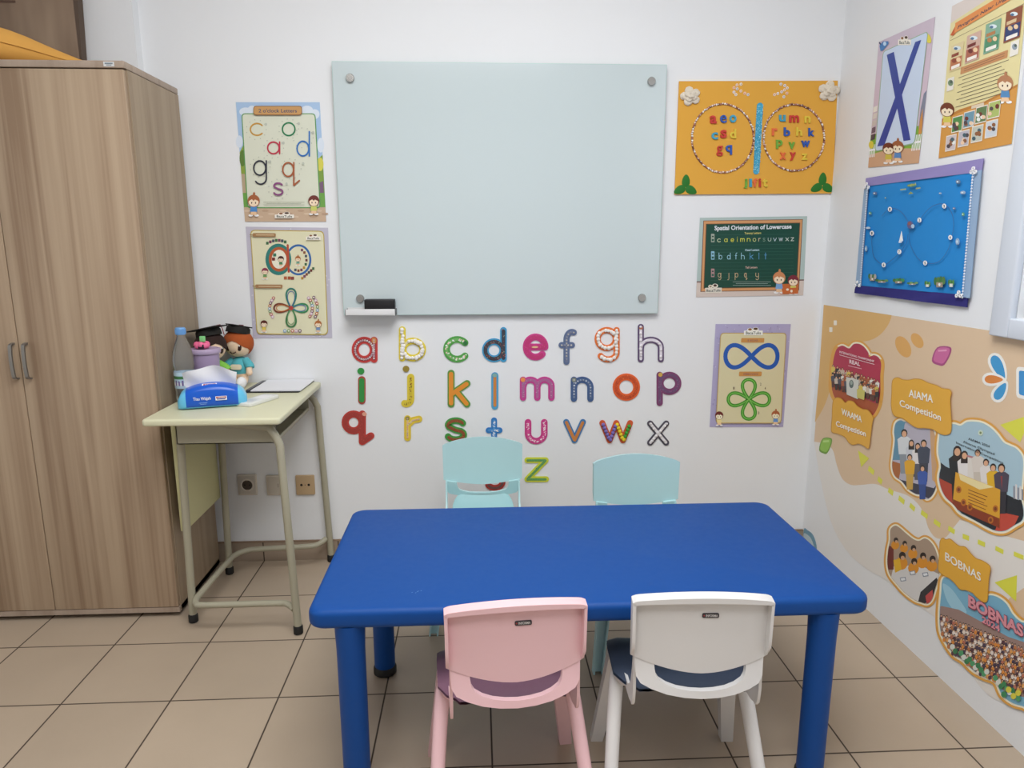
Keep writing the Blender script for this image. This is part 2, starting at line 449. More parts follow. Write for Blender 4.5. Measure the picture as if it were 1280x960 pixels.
# ================================================================== ROOM SHELL
X0, Y0 = -2.25, -2.45
WALLM = wall_material('painted_wall', (0.87, 0.885, 0.90))
WALLR = wall_material('painted_side_wall', (0.87, 0.885, 0.90))
def struct(name, boxes, m, **k):
    mb = MB()
    for b in boxes: mb.box(*b, m, **k)
    return solo(mb, name, (0, 0, 0), kind='structure')
struct('floor', [(X0-.1, RIGHT_X+.1, Y0-.1, BACK_Y+.1, -0.06, 0)], tile_material('floor_tiles', 0.0235, 2.112, 0.3, 0.2985))
struct('ceiling', [(X0-.1, RIGHT_X+.1, Y0-.1, BACK_Y+.1, CEIL, CEIL+.08)], WALLM)
struct('wall_back', [(X0-.1, RIGHT_X+.1, BACK_Y, BACK_Y+.1, 0, CEIL)], WALLM)
struct('wall_left', [(X0-.1, X0, Y0, BACK_Y, 0, CEIL)], WALLM)
struct('wall_front', [(X0-.1, RIGHT_X+.1, Y0-.1, Y0, 0, CEIL)], WALLM)
WY0, WY1, WZ0, WZ1 = 0.66, 1.70, 1.075, 2.18
struct('wall_right', [(RIGHT_X, RIGHT_X+.1, Y0, BACK_Y, 0, WZ0), (RIGHT_X, RIGHT_X+.1, Y0, BACK_Y, WZ1, CEIL),
                      (RIGHT_X, RIGHT_X+.1, Y0, WY0, WZ0, WZ1), (RIGHT_X, RIGHT_X+.1, WY1, BACK_Y, WZ0, WZ1)], WALLR)
struct('trim_1', [(X0, -1.169, 2.672, BACK_Y, 0, CEIL)], WALLM)
mb = MB(); sk = tile_material('skirting_tiles', 0.0235, -0.2, 0.3, 0.6, 'XZ', (0.36, 0.28, 0.21))
mb.box(-1.169, RIGHT_X, BACK_Y-.009, BACK_Y, 0, 0.080, sk)
mb.box(-1.169, RIGHT_X, BACK_Y-.010, BACK_Y, 0.080, 0.084, mat('#8A735E', 0.7))
solo(mb, 'baseboard_back', (0, 0, 0), kind='structure')
# window on the right wall
wt = bpy.data.objects.new('window_1', None); C.objects.link(wt); wt.location = (RIGHT_X, 1.2, WZ0); wt['kind'] = 'structure'
fm = mat('#DDE4EE', 0.35)
mb = MB(); xa, xb = RIGHT_X-.022, RIGHT_X+.07
for (a, b_, c, d) in ((WY0-.065, WY0, WZ0-.05, WZ1+.06), (WY1, WY1+.065, WZ0-.05, WZ1+.06), (WY0, WY1, WZ0-.05, WZ0), (WY0, WY1, WZ1, WZ1+.06)):
    mb.box(xa, RIGHT_X, a, b_, c, d, fm, bev=.004)
part(mb, 'window_frame', wt)
mb = MB()
for (a, b_, c, d) in ((WY0, WY0+.035, WZ0, WZ1), (WY1-.035, WY1, WZ0, WZ1), (WY0, WY1, WZ0, WZ0+.04), (WY0, WY1, WZ1-.04, WZ1), (1.16, 1.2, WZ0, WZ1)):
    mb.box(RIGHT_X+.02, RIGHT_X+.06, a, b_, c, d, fm, bev=.003)
part(mb, 'window_sash', wt)
gm, nt, b = node_mat('frosted_window_glass'); b.inputs['Base Color'].default_value = (0.93, 0.96, 1, 1); b.inputs['Roughness'].default_value = 0.5
b.inputs['Transmission Weight'].default_value = 1.0; b.inputs['IOR'].default_value = 1.2
mb = MB(); mb.box(RIGHT_X+.038, RIGHT_X+.042, WY0+.03, WY1-.03, WZ0+.03, WZ1-.03, gm); part(mb, 'window_pane', wt)
for k, (lx, ly, sx, sy, pw) in enumerate(LAMPS):
    t = thing('ceiling_light', ['white flat ceiling panel light nearest the glass board wall', 'white flat ceiling panel light farther from the glass board'][k], 'ceiling light', (lx, ly, CEIL-.04), group='ceiling panel lights')
    mb = MB(); fx = mat('#F0F0F0', 0.4)
    for (a, b_, c, d) in ((-sx/2-.02, -sx/2, -sy/2-.02, sy/2+.02), (sx/2, sx/2+.02, -sy/2-.02, sy/2+.02), (-sx/2, sx/2, -sy/2-.02, -sy/2), (-sx/2, sx/2, sy/2, sy/2+.02)):
        mb.box(lx+a, lx+b_, ly+c, ly+d, CEIL-.04, CEIL, fx)
    part(mb, 'frame', t)
    em, nt, b = node_mat('lit_diffuser'); b.inputs['Emission Color'].default_value = (1, 1, 1, 1); b.inputs['Emission Strength'].default_value = 3
    mb = MB(); mb.box(lx-sx/2, lx+sx/2, ly-sy/2, ly+sy/2, CEIL-.035, CEIL-.03, em); part(mb, 'diffuser', t)

# ================================================================== CABINET
CX1, CX0, CY0, CY1, CZ1 = -1.037, -1.867, 2.278, 2.662, 1.794
seam = -1.452
wd_door = [wood_material('cabinet_door_wood_%d' % i, (0.295, 0.200, 0.128), (0.465, 0.350, 0.240), 3.1*i+1) for i in range(2)]
wd_side = wood_material('cabinet_side_wood', (0.27, 0.195, 0.13), (0.39, 0.30, 0.205), 9.0)
wd_top = wood_material('cabinet_top_wood', (0.33, 0.25, 0.19), (0.42, 0.33, 0.26), 5.0)
cab = thing('cabinet', 'tall two-door cabinet in light grey-brown wood grain, left of the school desk', 'cabinet', (-1.452, 2.47, 0))
mb = MB()
mb.box(CX1-.016, CX1, CY0+.018, CY1, .018, CZ1-.022, wd_side); mb.box(CX0, CX0+.016, CY0+.018, CY1, .018, CZ1-.022, wd_side)
mb.box(CX0, CX1, CY0, CY1, CZ1-.020, CZ1, wd_top, bev=.0015)
mb.box(CX0, CX1, CY0+.001, CY1, .018, .036, wd_top); mb.box(CX0+.016, CX1-.016, CY1-.006, CY1, .03, CZ1-.02, wd_side)
mb.box(CX0+.016, CX1-.016, CY0+.03, CY1-.01, .88, .896, wd_side)
part(mb, 'body', cab)
for i, (a, b_) in enumerate(((CX0+.002, seam-.0012), (seam+.0012, CX1-.0035))):
    mb = MB(); mb.box(a, b_, CY0, CY0+.017, .038, CZ1-.024, wd_door[i], bev=.0015)
    d = part(mb, 'door', cab)
    hx = -1.466 if i == 0 else -1.426
    hm = mat('#8E8B86', 0.35, metal=0.7); mb = MB()
    zt, zb = .955, .843
    pts = [(hx, CY0, zt), (hx, CY0-.016, zt-.004), (hx, CY0-.020, zt-.02), (hx, CY0-.022, (zt+zb)/2), (hx, CY0-.020, zb+.02), (hx, CY0-.016, zb+.004), (hx, CY0, zb)]
    cv = catmull(pts, 5); rs = []
    for q, p in enumerate(cv):
        t = (cv[min(q+1, len(cv)-1)]-cv[max(q-1, 0)]).normalized(); nrm = Vector((0, -t.z, t.y))
        rs.append([p+Vector((-.005, 0, 0))+nrm*.003, p+Vector((.005, 0, 0))+nrm*.003, p+Vector((.005, 0, 0))-nrm*.003, p+Vector((-.005, 0, 0))-nrm*.003])
    mb.rings(rs, hm, smooth=False)
    h = mb; base = Vector(cab.location)
    o = part(h, 'handle', d, 'brushed metal arched pull handle')
for fx_ in (CX1-.05, CX0+.05):
    for fy in (CY0+.05, CY1-.05):
        mb = MB(); mb.lathe([(.018, 0), (.02, .006), (.02, .018)], mat('#1B1918', 0.6), (fx_, fy, 0)); part(mb, 'foot', cab)
mb = MB(); a = sight(129, 77, 1, CY0); c = sight(143, 83, 1, CY0)
mb.box(a.x, c.x, CY0-.0006, CY0, c.z, a.z, mat('#D6D8D8', 0.4)); mb.box(a.x+.004, c.x-.004, CY0-.0009, CY0-.0006, c.z+.006, c.z+.010, mat('#7E8A92', 0.5))
mb.box(a.x+.008, c.x-.008, CY0-.0009, CY0-.0006, c.z+.0025, c.z+.0045, mat('#7E8A92', 0.5)); part(mb, 'label_sticker', cab, 'small white sticker on the top edge')

# box and felt roll on the cabinet
bm_, nt, b = node_mat('brown_cardboard'); tc = nt.nodes.new('ShaderNodeTexCoord'); nz = nt.nodes.new('ShaderNodeTexNoise'); nz.inputs['Scale'].default_value = 4
mp = nt.nodes.new('ShaderNodeMapping'); mp.inputs['Scale'].default_value = (3, 3, .6); nt.links.new(tc.outputs['Object'], mp.inputs['Vector']); nt.links.new(mp.outputs['Vector'], nz.inputs['Vector'])
cr = nt.nodes.new('ShaderNodeValToRGB'); cr.color_ramp.elements[0].color = rgb('#76604F'); cr.color_ramp.elements[1].color = rgb('#A08A74'); cr.color_ramp.elements[0].position = .3; cr.color_ramp.elements[1].position = .7
nt.links.new(nz.outputs['Fac'], cr.inputs[0]); nt.links.new(cr.outputs['Color'], b.inputs['Base Color']); b.inputs['Roughness'].default_value = .75
bx = thing('cardboard_box', 'large flat brown cardboard box standing upright on top of the cabinet', 'box', (-1.55, 2.635, CZ1))
mb = MB(); mb.box(-1.86, -1.335, 2.615, 2.652, CZ1, CZ1+.34, bm_, bev=.004); part(mb, 'box_body', bx)
mb = MB(); mb.box(-1.62, -1.605, 2.6135, 2.615, CZ1+.004, CZ1+.335, mat('#5E4638', 0.7)); mb.box(-1.70, -1.52, 2.6134, 2.6145, CZ1+.255, CZ1+.262, mat('#5E4638', 0.7)); part(mb, 'taped_seam', bx, 'dark brown seam')
mb = MB()
vs = [(-1.335, 2.617, CZ1+.09), (-1.328, 2.617, CZ1+.08), (-1.318, 2.617, CZ1+.34), (-1.335, 2.617, CZ1+.34), (-1.335, 2.65, CZ1+.09), (-1.328, 2.65, CZ1+.08), (-1.318, 2.65, CZ1+.34), (-1.335, 2.65, CZ1+.34)]
mb.add(vs, [(0, 1, 2, 3), (4, 7, 6, 5), (1, 5, 6, 2), (0, 4, 5, 1), (3, 2, 6, 7), (0, 3, 7, 4)], mat('#5C4C40', 0.75)); part(mb, 'side_flap', bx, 'dark folded flap hanging down the side')
# rolled felt: spiral sheet
mb = MB(); fe = mat('#D9A04C', 0.85, 1.0)
A = Vector((-1.47, 2.30, CZ1+.064)); B = Vector((-1.225, 2.52, CZ1+.030)); ax_ = (B-A).normalized()
sd = ax_.cross(Vector((0, 0, 1))).normalized(); upv = sd.cross(ax_).normalized(); rs = []
for k in range(9):
    t = k/8; c = A.lerp(B, t); R_ = min(.056, .010+.058*(1-t)**0.75+.002*math.sin(7*t))
    ring = []
    NN = 64
    def sp(i): a = 4*PI*i/NN; return a, R_*(1-.16*(i/NN))
    outer = []; inner = []
    for i in range(NN+1):
        a, r = sp(i); dirv = sd*math.cos(a)+upv*math.sin(a)*(1-.25*t); outer.append(c+dirv*r); inner.append(c+dirv*(r-.0035))
    rs.append(outer+inner[::-1])
mb.rings(rs, fe, cap=False)
n = len(rs[0])
for q in (0, 8):
    mb.add(rs[q], [(i, i+1, n-2-i, n-1-i) for i in range(n//2-1)], mat('#B5752A', 0.85))
zmin = min(v[2] for v in mb.v); mb.v = [(x, y, z+CZ1-zmin+.0005) for x, y, z in mb.v]
solo(mb, 'felt_roll', (-1.33, 2.39, CZ1), 'rolled sheet of orange-yellow felt lying in front of the brown box on the cabinet', 'felt roll')

# ================================================================== SCHOOL DESK
DT = 0.74
dk = thing('school_desk', 'pale green topped school desk with grey tubular legs, beside the cabinet', 'desk', (-.81, 2.41, 0))
dtop = mat('#CFCDAE', 0.4, 1.1); dmetal = mat('#A6A18C', 0.4, 1.0); dgreen = mat('#CCC896', 0.5, 1.0); blk = mat('#141414', 0.55)
mb = MB(); mb.rslab(rrect_pts(-.815, 2.41, .415, .585, .012, 4), DT-.022, DT, .006, dtop); part(mb, 'desktop', dk)
mb = MB(); mb.box(-1.005, -.987, 2.272, 2.60, .315, .70, dgreen, bev=.003); part(mb, 'modesty_panel', dk, 'pale green hanging side panel')
# metal book tray, open towards the room
mb = MB(); tx0, tx1, ty0, ty1, tz0, tz1 = -.955, -.645, 2.195, 2.64, .640, DT-.022
mb.box(tx0, tx1, ty0, ty0+.003, tz0, tz1, dmetal); mb.box(tx0, tx1, ty1-.003, ty1, tz0, tz1, dmetal)
mb.box(tx0, tx0+.003, ty0, ty1, tz0, tz1, dmetal); mb.box(tx0, tx1, ty0, ty1, tz0, tz0+.003, dmetal)
mb.box(tx1-.008, tx1, ty0, ty1, tz0, tz0+.012, dmetal, bev=.002); part(mb, 'book_tray', dk)
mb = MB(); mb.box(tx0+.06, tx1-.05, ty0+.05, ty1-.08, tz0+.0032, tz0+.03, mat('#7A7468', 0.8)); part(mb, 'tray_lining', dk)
r_ = .0125
def leg_frame(yl, yr, sgn):
    xl, xr = -.964, -.609
    z = .700
    return [(xl-.014, yl, .02), (xl, yl, z-.045), (xl+.012, yl+(yr-yl)*.05, z-.012), (xl+.045, yl+(yr-yl)*.15, z), (xr-.075, yl+(yr-yl)*.72, z), (xr-.035, yl+(yr-yl)*.88, z-.016), (xr-.014, yl+(yr-yl)*.96, z-.055), (xr+.006, yr, .02)]
for (yl, yr) in ((2.243, 2.15), (2.600, 2.690)):
    P_ = [Vector(p) for p in leg_frame(yl, yr, 1)]
    mid = catmull(P_[1:-1], 6)
    cut = len(mid)//2
    full = [P_[0]]+mid+[P_[-1]]
    mb = MB(); mb.tube(full[:cut+2], r_, dmetal); part(mb, 'leg', dk)
    mb = MB(); mb.tube(full[cut+1:], r_, dmetal); part(mb, 'leg', dk)
    for p in (P_[0], P_[-1]):
        mb = MB(); mb.lathe([(.012, 0), (.0155, .003), (.0155, .026), (.013, .030)], blk, (p.x, p.y, 0)); part(mb, 'foot_cap', dk, 'black rubber foot cap')
bz = .095
bar = [(-.614, 2.156, bz-.01), (-.640, 2.172, bz), (-.68, 2.178, bz), (-.90, 2.178, bz), (-.938, 2.186, bz), (-.953, 2.225, bz), (-.952, 2.30, bz), (-.945, 2.50, bz), (-.935, 2.565, bz), (-.905, 2.60, bz), (-.86, 2.61, bz), (-.68, 2.625, bz), (-.64, 2.645, bz), (-.616, 2.672, bz+.01)]
mb = MB(); mb.tube(catmull(bar, 5), .0105, dmetal); part(mb, 'footrest_bar', dk)

# ================================================================== BLUE TABLE
TZ = .488
blue = mat('#0C4892', 0.5, 1.0, spec=0.25)
tb = thing('play_table', "low rectangular bright blue plastic children's table", 'table', (.248, 1.70, 0))
mb = MB(); mb.rslab(rrect_pts(.249, 1.702, 1.25, .600, .032, 6), TZ-.046, TZ, .014, blue, n=5)
part(mb, 'tabletop', tb, sharp=60)
mb = MB()
sc = mat('#6F93C4', 0.6)
q = sight(524, 740, 2, TZ)
for i in range(5):
    a = random.uniform(0, 6.28); mb.add([(q.x+math.cos(a)*.003*i-.006, q.y+math.sin(a)*.003*i, TZ+.0002), (q.x+math.cos(a)*.003*i-.002, q.y+math.sin(a)*.003*i+.001, TZ+.0002), (q.x+math.cos(a)*.003*i-.004, q.y+math.sin(a)*.003*i+.003, TZ+.0002)], [(0, 1, 2)], sc)
part(mb, 'scuff_mark', tb)
for (lx, ly) in ((-.290, 1.437), (.782, 1.437), (-.289, 1.918), (.787, 1.918)):
    mb = MB(); mb.lathe([(.029, .018), (.0305, .03), (.0315, .38), (.033, .42), (.0335, TZ-.043)], blue, (lx, ly, 0)); lg = part(mb, 'leg', tb)
    mb = MB(); mb.lathe([(.028, 0), (.034, .004), (.034, .020), (.031, .026)], blk, (lx, ly, 0)); o = MB(); part(mb, 'foot_cap', lg, 'black foot cap')

# ================================================================== CHAIRS
def back_y(x, z, hw=.141):
    u = min(1.0, abs(x)/hw); return -.130+.024*u*u
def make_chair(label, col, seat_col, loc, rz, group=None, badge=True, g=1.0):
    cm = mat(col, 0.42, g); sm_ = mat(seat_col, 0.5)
    t = thing('childrens_chair', label, 'chair', loc, (0, 0, rz), "children's chairs around the blue table")
    # curved back shell with a rim folded backwards round the top and sides
    mb = MB(); hw = .141
    us = [-1, -.985, -.955, -.945]+[-.9+.1*i for i in range(19)]+[.945, .955, .985, 1]
    vsx = [0, .05, .1, .2, .35, .5, .65, .8, .88, .925, .935, .97, 1]
    def zt(u): return .561+.020*(1-u*u)
    def zb(u): return .403+.027*abs(u)**1.7
    F = []; Bk = []
    for v in vsx:
        rf = []; rb = []
        for u in us:
            z = zb(u)+(zt(u)-zb(u))*v
            x = u*hw*(1+.01*v)
            if v > .93 and abs(u) > .93: z -= .003*(abs(u)-.93)/.07
            y = back_y(x, z)
            rim = abs(u) > .95 or v > .93
            fade = min(1, max(0, (v-.02)/.16)) if abs(u) > .95 else 1
            th = .0045+(.017*fade if rim else 0)
            rf.append(Vector((x, y, z))); rb.append(Vector((x, y-th, z-(.004 if v > .93 else 0))))
        F.append(rf); Bk.append(rb)
    nu, nv = len(us), len(vsx); V = [p for r in F for p in r]+[p for r in Bk for p in r]; o2 = nu*nv; fs = []
    for i in range(nv-1):
        for j in range(nu-1):
            a = i*nu+j; fs.append((a, a+nu, a+nu+1, a+1)); fs.append((o2+a, o2+a+1, o2+a+nu+1, o2+a+nu))
    for j in range(nu-1):
        fs.append((j, j+1, o2+j+1, o2+j)); a = (nv-1)*nu+j; fs.append((a, o2+a, o2+a+1, a+1))
    for i in range(nv-1):
        a = i*nu; fs.append((a, o2+a, o2+a+nu, a+nu)); a = i*nu+nu-1; fs.append((a, a+nu, o2+a+nu, o2+a))
    mb.add(V, fs, cm, True); bk = mb.build('backrest', t, 50)
    if badge:
        mb = MB(); zz = .532
        mb.rslab(rrect_pts(0, 0, .034, .010, .003, 3), 0, .0012, .0004, mat('#3A3336', 0.35), Matrix.Translation((.012, back_y(.012, zz)-.0052, zz)) @ Matrix.Rotation(math.radians(82), 4, 'X'))
        Vt, Ft = text_mesh('INFORMA', .01)
        x1 = max(v[0] for v in Vt)
        MM = Matrix.Translation((.012, back_y(.012, zz)-.0066, zz)) @ Matrix.Rotation(math.radians(82), 4, 'X')
        mb.add([MM @ Vector((v[0]/x1*.024-.010, v[1]/.69*.005-.0025, .0001)) for v in Vt], Ft, mat('#D8D4D0', 0.4))
        mb.ball(MM @ Vector((-.0135, 0, 0)), .0018, mat('#9A3A3A', 0.4), 8)
        mb.build('badge', bk)['label'] = 'small dark maker badge'
    # lower frame: posts joined by a curved band under the slot
    mb = MB()
    outer = [(-.133, .428), (-.132, .410), (-.130, .388), (-.121, .375), (-.10, .367), (-.07, .360), (-.035, .3555), (0, .354)]
    inner = [(-.094, .419), (-.093, .406), (-.091, .396), (-.085, .387), (-.07, .379), (-.05, .3735), (-.025, .3705), (0, .3695)]
    outer += [(-x, z) for x, z in outer[-2::-1]]; inner += [(-x, z) for x, z in inner[-2::-1]]
    n = len(outer); yo = lambda x, z: back_y(x, z)-.002-.016*min(1, max(0, (.42-z)/.06))
    R0 = [Vector((x, yo(x, z), z)) for x, z in outer]; R1 = [Vector((x, yo(x, z), z)) for x, z in inner]
    R2 = [p+Vector((0, .012, 0)) for p in R1]; R3 = [p+Vector((0, .012, 0)) for p in R0]
    V = R0+R1+R2+R3; fs = []
    for i in range(n-1):
        for a, b_ in ((0, 1), (1, 2), (2, 3), (3, 0)): fs.append((a*n+i, a*n+i+1, b_*n+i+1, b_*n+i))
    fs += [(0, n, 2*n, 3*n), (n-1, 4*n-1, 3*n-1, 2*n-1)]
    mb.add(V, fs, cm, True)
    for s_ in (-1, 1):   # side cheeks running forward to the seat
        pr = [(-.108, .424), (-.112, .35), (-.108, .318), (-.098, .306), (-.088, .306), (-.07, .300), (.02, .292), (.02, .314), (-.05, .322), (-.078, .345), (-.092, .39), (-.096, .424)]
        xa, xb = s_*.1335, s_*.1275
        A_ = [Vector((xa, y, z)) for y, z in pr]; B_ = [Vector((xb, y, z)) for y, z in pr]; k = len(pr)
        mb.add(A_+B_, [tuple(range(k)), tuple(range(2*k-1, k-1, -1))]+[(i, k+i, k+(i+1) % k, (i+1) % k) for i in range(k)], cm)
    mb.build('back_frame', t)
    # seat shell and coloured seat pad
    mb = MB(); mb.rslab(rrect_pts(0, .068, .296, .172, .030, 5), .286, .3075, .008, cm); mb.build('seat_shell', t)
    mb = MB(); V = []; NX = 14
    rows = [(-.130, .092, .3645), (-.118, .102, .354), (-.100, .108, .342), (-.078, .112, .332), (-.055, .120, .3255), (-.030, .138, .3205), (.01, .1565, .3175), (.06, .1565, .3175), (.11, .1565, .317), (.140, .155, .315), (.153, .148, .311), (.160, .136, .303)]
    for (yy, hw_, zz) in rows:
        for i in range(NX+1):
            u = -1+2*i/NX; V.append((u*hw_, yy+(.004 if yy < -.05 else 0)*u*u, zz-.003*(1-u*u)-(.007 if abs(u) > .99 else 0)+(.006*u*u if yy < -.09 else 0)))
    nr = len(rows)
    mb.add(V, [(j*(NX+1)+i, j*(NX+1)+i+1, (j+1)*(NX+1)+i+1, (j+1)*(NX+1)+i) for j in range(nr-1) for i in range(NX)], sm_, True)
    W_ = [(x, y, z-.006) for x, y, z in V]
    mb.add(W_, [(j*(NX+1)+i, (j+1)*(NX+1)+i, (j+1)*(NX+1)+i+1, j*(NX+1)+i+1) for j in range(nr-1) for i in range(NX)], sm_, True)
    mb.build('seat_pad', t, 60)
    # legs: front pair angular channels, rear pair round bars swept back
    for s_ in (-1, 1):
        mb = MB(); top = Vector((s_*.132, .115, .296)); ft = Vector((s_*.168, .190, 0)); rs = []
        for k in range(7):
            q_ = k/6; c = top.lerp(ft, q_); hwx = .021-.006*q_; hy = .017-.004*q_
            o_ = s_
            rs.append([c+Vector(p) for p in ((-hwx, -hy, 0), (hwx, -hy, 0), (hwx, -hy*.4, 0), (hwx, hy, 0), (hwx-.005, hy, 0), (hwx-.005, -hy*.3, 0), (-hwx+.005, -hy*.3, 0), (-hwx+.005, hy, 0), (-hwx, hy, 0), (-hwx, -hy*.4, 0))])
        mb.rings(rs, cm, smooth=False); mb.build('leg', t)
        mb = MB(); pth = catmull([(s_*.136, .055, .290), (s_*.147, .028, .264), (s_*.160, -.03, .15), (s_*.174, -.105, .004)], 6)
        pth.append(Vector((s_*.1742, -.107, 0)))
        nn = len(pth); mb.tube(pth, [.0180-.0035*i/nn for i in range(nn)], cm, 14); lo_ = min(v[2] for v in mb.v)
        mb.v = [(x, y, max(z, 0.0)) for x, y, z in mb.v]; mb.build('leg', t, 60)
    return t
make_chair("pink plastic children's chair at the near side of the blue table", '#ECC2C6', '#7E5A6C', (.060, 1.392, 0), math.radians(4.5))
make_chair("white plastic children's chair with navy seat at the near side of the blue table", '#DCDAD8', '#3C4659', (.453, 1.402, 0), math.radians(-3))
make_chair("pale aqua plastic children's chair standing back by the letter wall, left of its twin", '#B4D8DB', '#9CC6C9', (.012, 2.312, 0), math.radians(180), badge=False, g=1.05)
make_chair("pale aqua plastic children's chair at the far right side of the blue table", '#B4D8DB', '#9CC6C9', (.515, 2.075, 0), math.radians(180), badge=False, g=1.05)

# ================================================================== GLASS BOARD
gl, nt, b = node_mat('back_painted_glass'); b.inputs['Base Color'].default_value = (0.61, 0.70, 0.715, 1); b.inputs['Roughness'].default_value = 0.12
b.inputs['Coat Weight'].default_value = 1; b.inputs['Coat Roughness'].default_value = 0.06; b.inputs['Specular IOR Level'].default_value = 0.3
gedge = mat('#A9CFC6', 0.15)
GY = 2.692
gb = thing('glass_board', 'large pale aqua frameless glass writing board on the white wall', 'glass board', (.098, BACK_Y, 1.0))
tl, br = sight(416, 77, 1, GY), sight(822.5, 393, 1, GY)
GX0, GX1, GZ1, GZ0 = sight(417, 120, 1, GY).x, sight(833, 90, 1, GY).x, (sight(416, 77, 1, GY).z+sight(833, 81, 1, GY).z)/2, sight(640, 392.5, 1, GY).z
mb = MB(); mb.box(GX0, GX1, GY, GY+.006, GZ0, GZ1, gl); part(mb, 'glass_panel', gb)
mb = MB()
for (a, b_, c, d) in ((GX0, GX1, GZ1, GZ1+.0012), (GX0, GX1, GZ0-.0012, GZ0), (GX0-.0012, GX0, GZ0, GZ1), (GX1, GX1+.0012, GZ0, GZ1)): mb.box(a, b_, GY+.0005, GY+.0055, c, d, gedge)
part(mb, 'glass_edge', gb, 'greenish cut edge of the glass')
chrome = mat('#B9B8B5', 0.22, metal=1.0)
for (px, py) in ((438, 98), (814, 102), (450.5, 373), (802, 372)):
    p = sight(px, py, 1, GY); mb = MB(); M_ = Matrix.Translation((p.x, GY-.010, p.z)) @ Matrix.Rotation(-PI/2, 4, 'X')
    mb.lathe([(.0135, 0), (.0150, .002), (.0150, .010)], chrome, M=M_, seg=24)
    mb.lathe([(.010, .016), (.010, BACK_Y-GY+.010)], chrome, M=M_, seg=16)
    part(mb, 'standoff_bolt', gb, 'round steel standoff bolt')
ty = GY-.0015
a, c = sight(432, 386.5, 1, GY-.05), sight(494, 394.5, 1, GY-.05)
tr = thing('pen_tray', 'small white pen tray clipped on the bottom left of the glass board', 'pen tray', ((a.x+c.x)/2, ty, c.z))
wht = mat('#E6E6E6', 0.4)
mb = MB(); mb.box(a.x, c.x, ty-.055, ty-.052, c.z, a.z, wht, bev=.001); mb.box(a.x, c.x, ty-.055, ty, c.z, c.z+.003, wht); mb.box(a.x, c.x, ty-.003, ty, c.z, a.z+.002, wht); part(mb, 'tray', tr)
for xx in (a.x-.0015, c.x):
    mb = MB(); mb.box(xx, xx+.0018, ty-.054, ty, c.z+.001, a.z-.001, mat('#4C4C4E', 0.4)); part(mb, 'end_cap', tr, 'dark end cap')
e0, e1 = sight(456, 374.5, 1, GY-.03), sight(494, 386, 1, GY-.03)
er = thing('board_eraser', 'black felt board eraser standing in the white pen tray', 'eraser', ((e0.x+e1.x)/2, ty-.028, c.z+.003))
mb = MB(); mb.rslab(rrect_pts((e0.x+e1.x)/2, ty-.028, e1.x-e0.x-.002, .040, .004, 3), c.z+.0035, c.z+.016, .001, mat('#33343A', 0.9)); part(mb, 'felt_pad', er)
mb = MB(); mb.rslab(rrect_pts((e0.x+e1.x)/2, ty-.028, e1.x-e0.x, .043, .005, 3), c.z+.016, e0.z+.001, .003, mat('#0C0C10', 0.5)); part(mb, 'grip', er)

# ================================================================== SOCKETS
def plate(px0, py0, px1, py1, col, name, label, cat):
    A_, B_ = BACK.st(px0, py0), BACK.st(px1, py1); cx, cz = (A_[0]+B_[0])/2, (A_[1]+B_[1])/2; w_ = (B_[0]-A_[0]); h_ = A_[1]-B_[1]
    t = thing(name, label, cat, (cx, BACK_Y, cz), group='wall plates above the skirting')
    M_ = Matrix.Translation((cx, BACK_Y, cz)) @ Matrix.Rotation(PI/2, 4, 'X')
    mb = MB(); mb.rslab(rrect_pts(0, 0, w_, h_, .004, 3), .0, .009, .003, mat(col, 0.4, 1.1), M_); part(mb, 'plate', t)
    return t, M_, w_, h_
t, M_, w_, h_ = plate(297, 592.5, 323, 618, '#D2CBBF', 'wall_socket', 'white round-holed power socket, the one nearest the cabinet', 'socket')
mb = MB(); mb.rslab(rrect_pts(0, 0, w_*.86, h_*.86, .003, 3), .009, .0105, .001, mat('#BFB8AD', 0.4, 1.1), M_)
mb.rings([[M_ @ Vector((r*math.cos(2*PI*j/28), r*math.sin(2*PI*j/28), z)) for j in range(28)] for r, z in ((.026, .0105), (.025, .0125), (.0215, .0125), (.020, .0108))], mat('#D8D0C4', 0.4), cap=False)
part(mb, 'raised_ring', t)
mb = MB(); mb.rings([[M_ @ Vector((r*math.cos(2*PI*j/28), r*math.sin(2*PI*j/28), z)) for j in range(28)] for r, z in ((.0205, .0107), (.0203, .0108))], mat('#4A3F37', 0.5))
for sx in (-.0095, .0095): mb.rings([[M_ @ Vector((sx+r*math.cos(2*PI*j/12), r*math.sin(2*PI*j/12), z)) for j in range(12)] for r, z in ((.003, .0109), (.0028, .0111))], mat('#0F0D0C', 0.5))
for sx in (-1, 1): mb.box(-.004, .004, sx*.0185-.0015, sx*.0185+.0015, .0109, .0125, mat('#8F7D6A', 0.4, metal=.6), M=M_)
part(mb, 'socket_well', t, 'dark recessed well with two pin holes')
t, M_, w_, h_ = plate(333, 593.5, 359.5, 618, '#CFC6B8', 'wall_switch', 'plain greyish blank-looking wall plate behind the desk leg, middle of three', 'wall plate')
mb = MB(); mb.rslab(rrect_pts(0, 0, w_*.84, h_*.84, .003, 3), .009, .0108, .001, mat('#C2BAAD', 0.4, 1.1), M_); mb.box(.006, .008, -.008, .008, .0108, .0112, mat('#7F776B', 0.5), M=M_); part(mb, 'rocker', t)
t, M_, w_, h_ = plate(369.5, 593.5, 394.5, 617.5, '#B79C78', 'wall_socket', 'tan coloured wall socket with two dark holes, nearest the glass board', 'socket')
mb = MB(); hm = mat('#1A0F0A', 0.6)
for sx, r0 in ((-.0145, .0052), (.0145, .0052), (0, .0018)): mb.rings([[M_ @ Vector((sx+r*math.cos(2*PI*j/16), .001+r*math.sin(2*PI*j/16), z)) for j in range(16)] for r, z in ((r0, .0090), (r0*.96, .0094))], hm)
part(mb, 'pin_hole', t, 'dark pin holes')

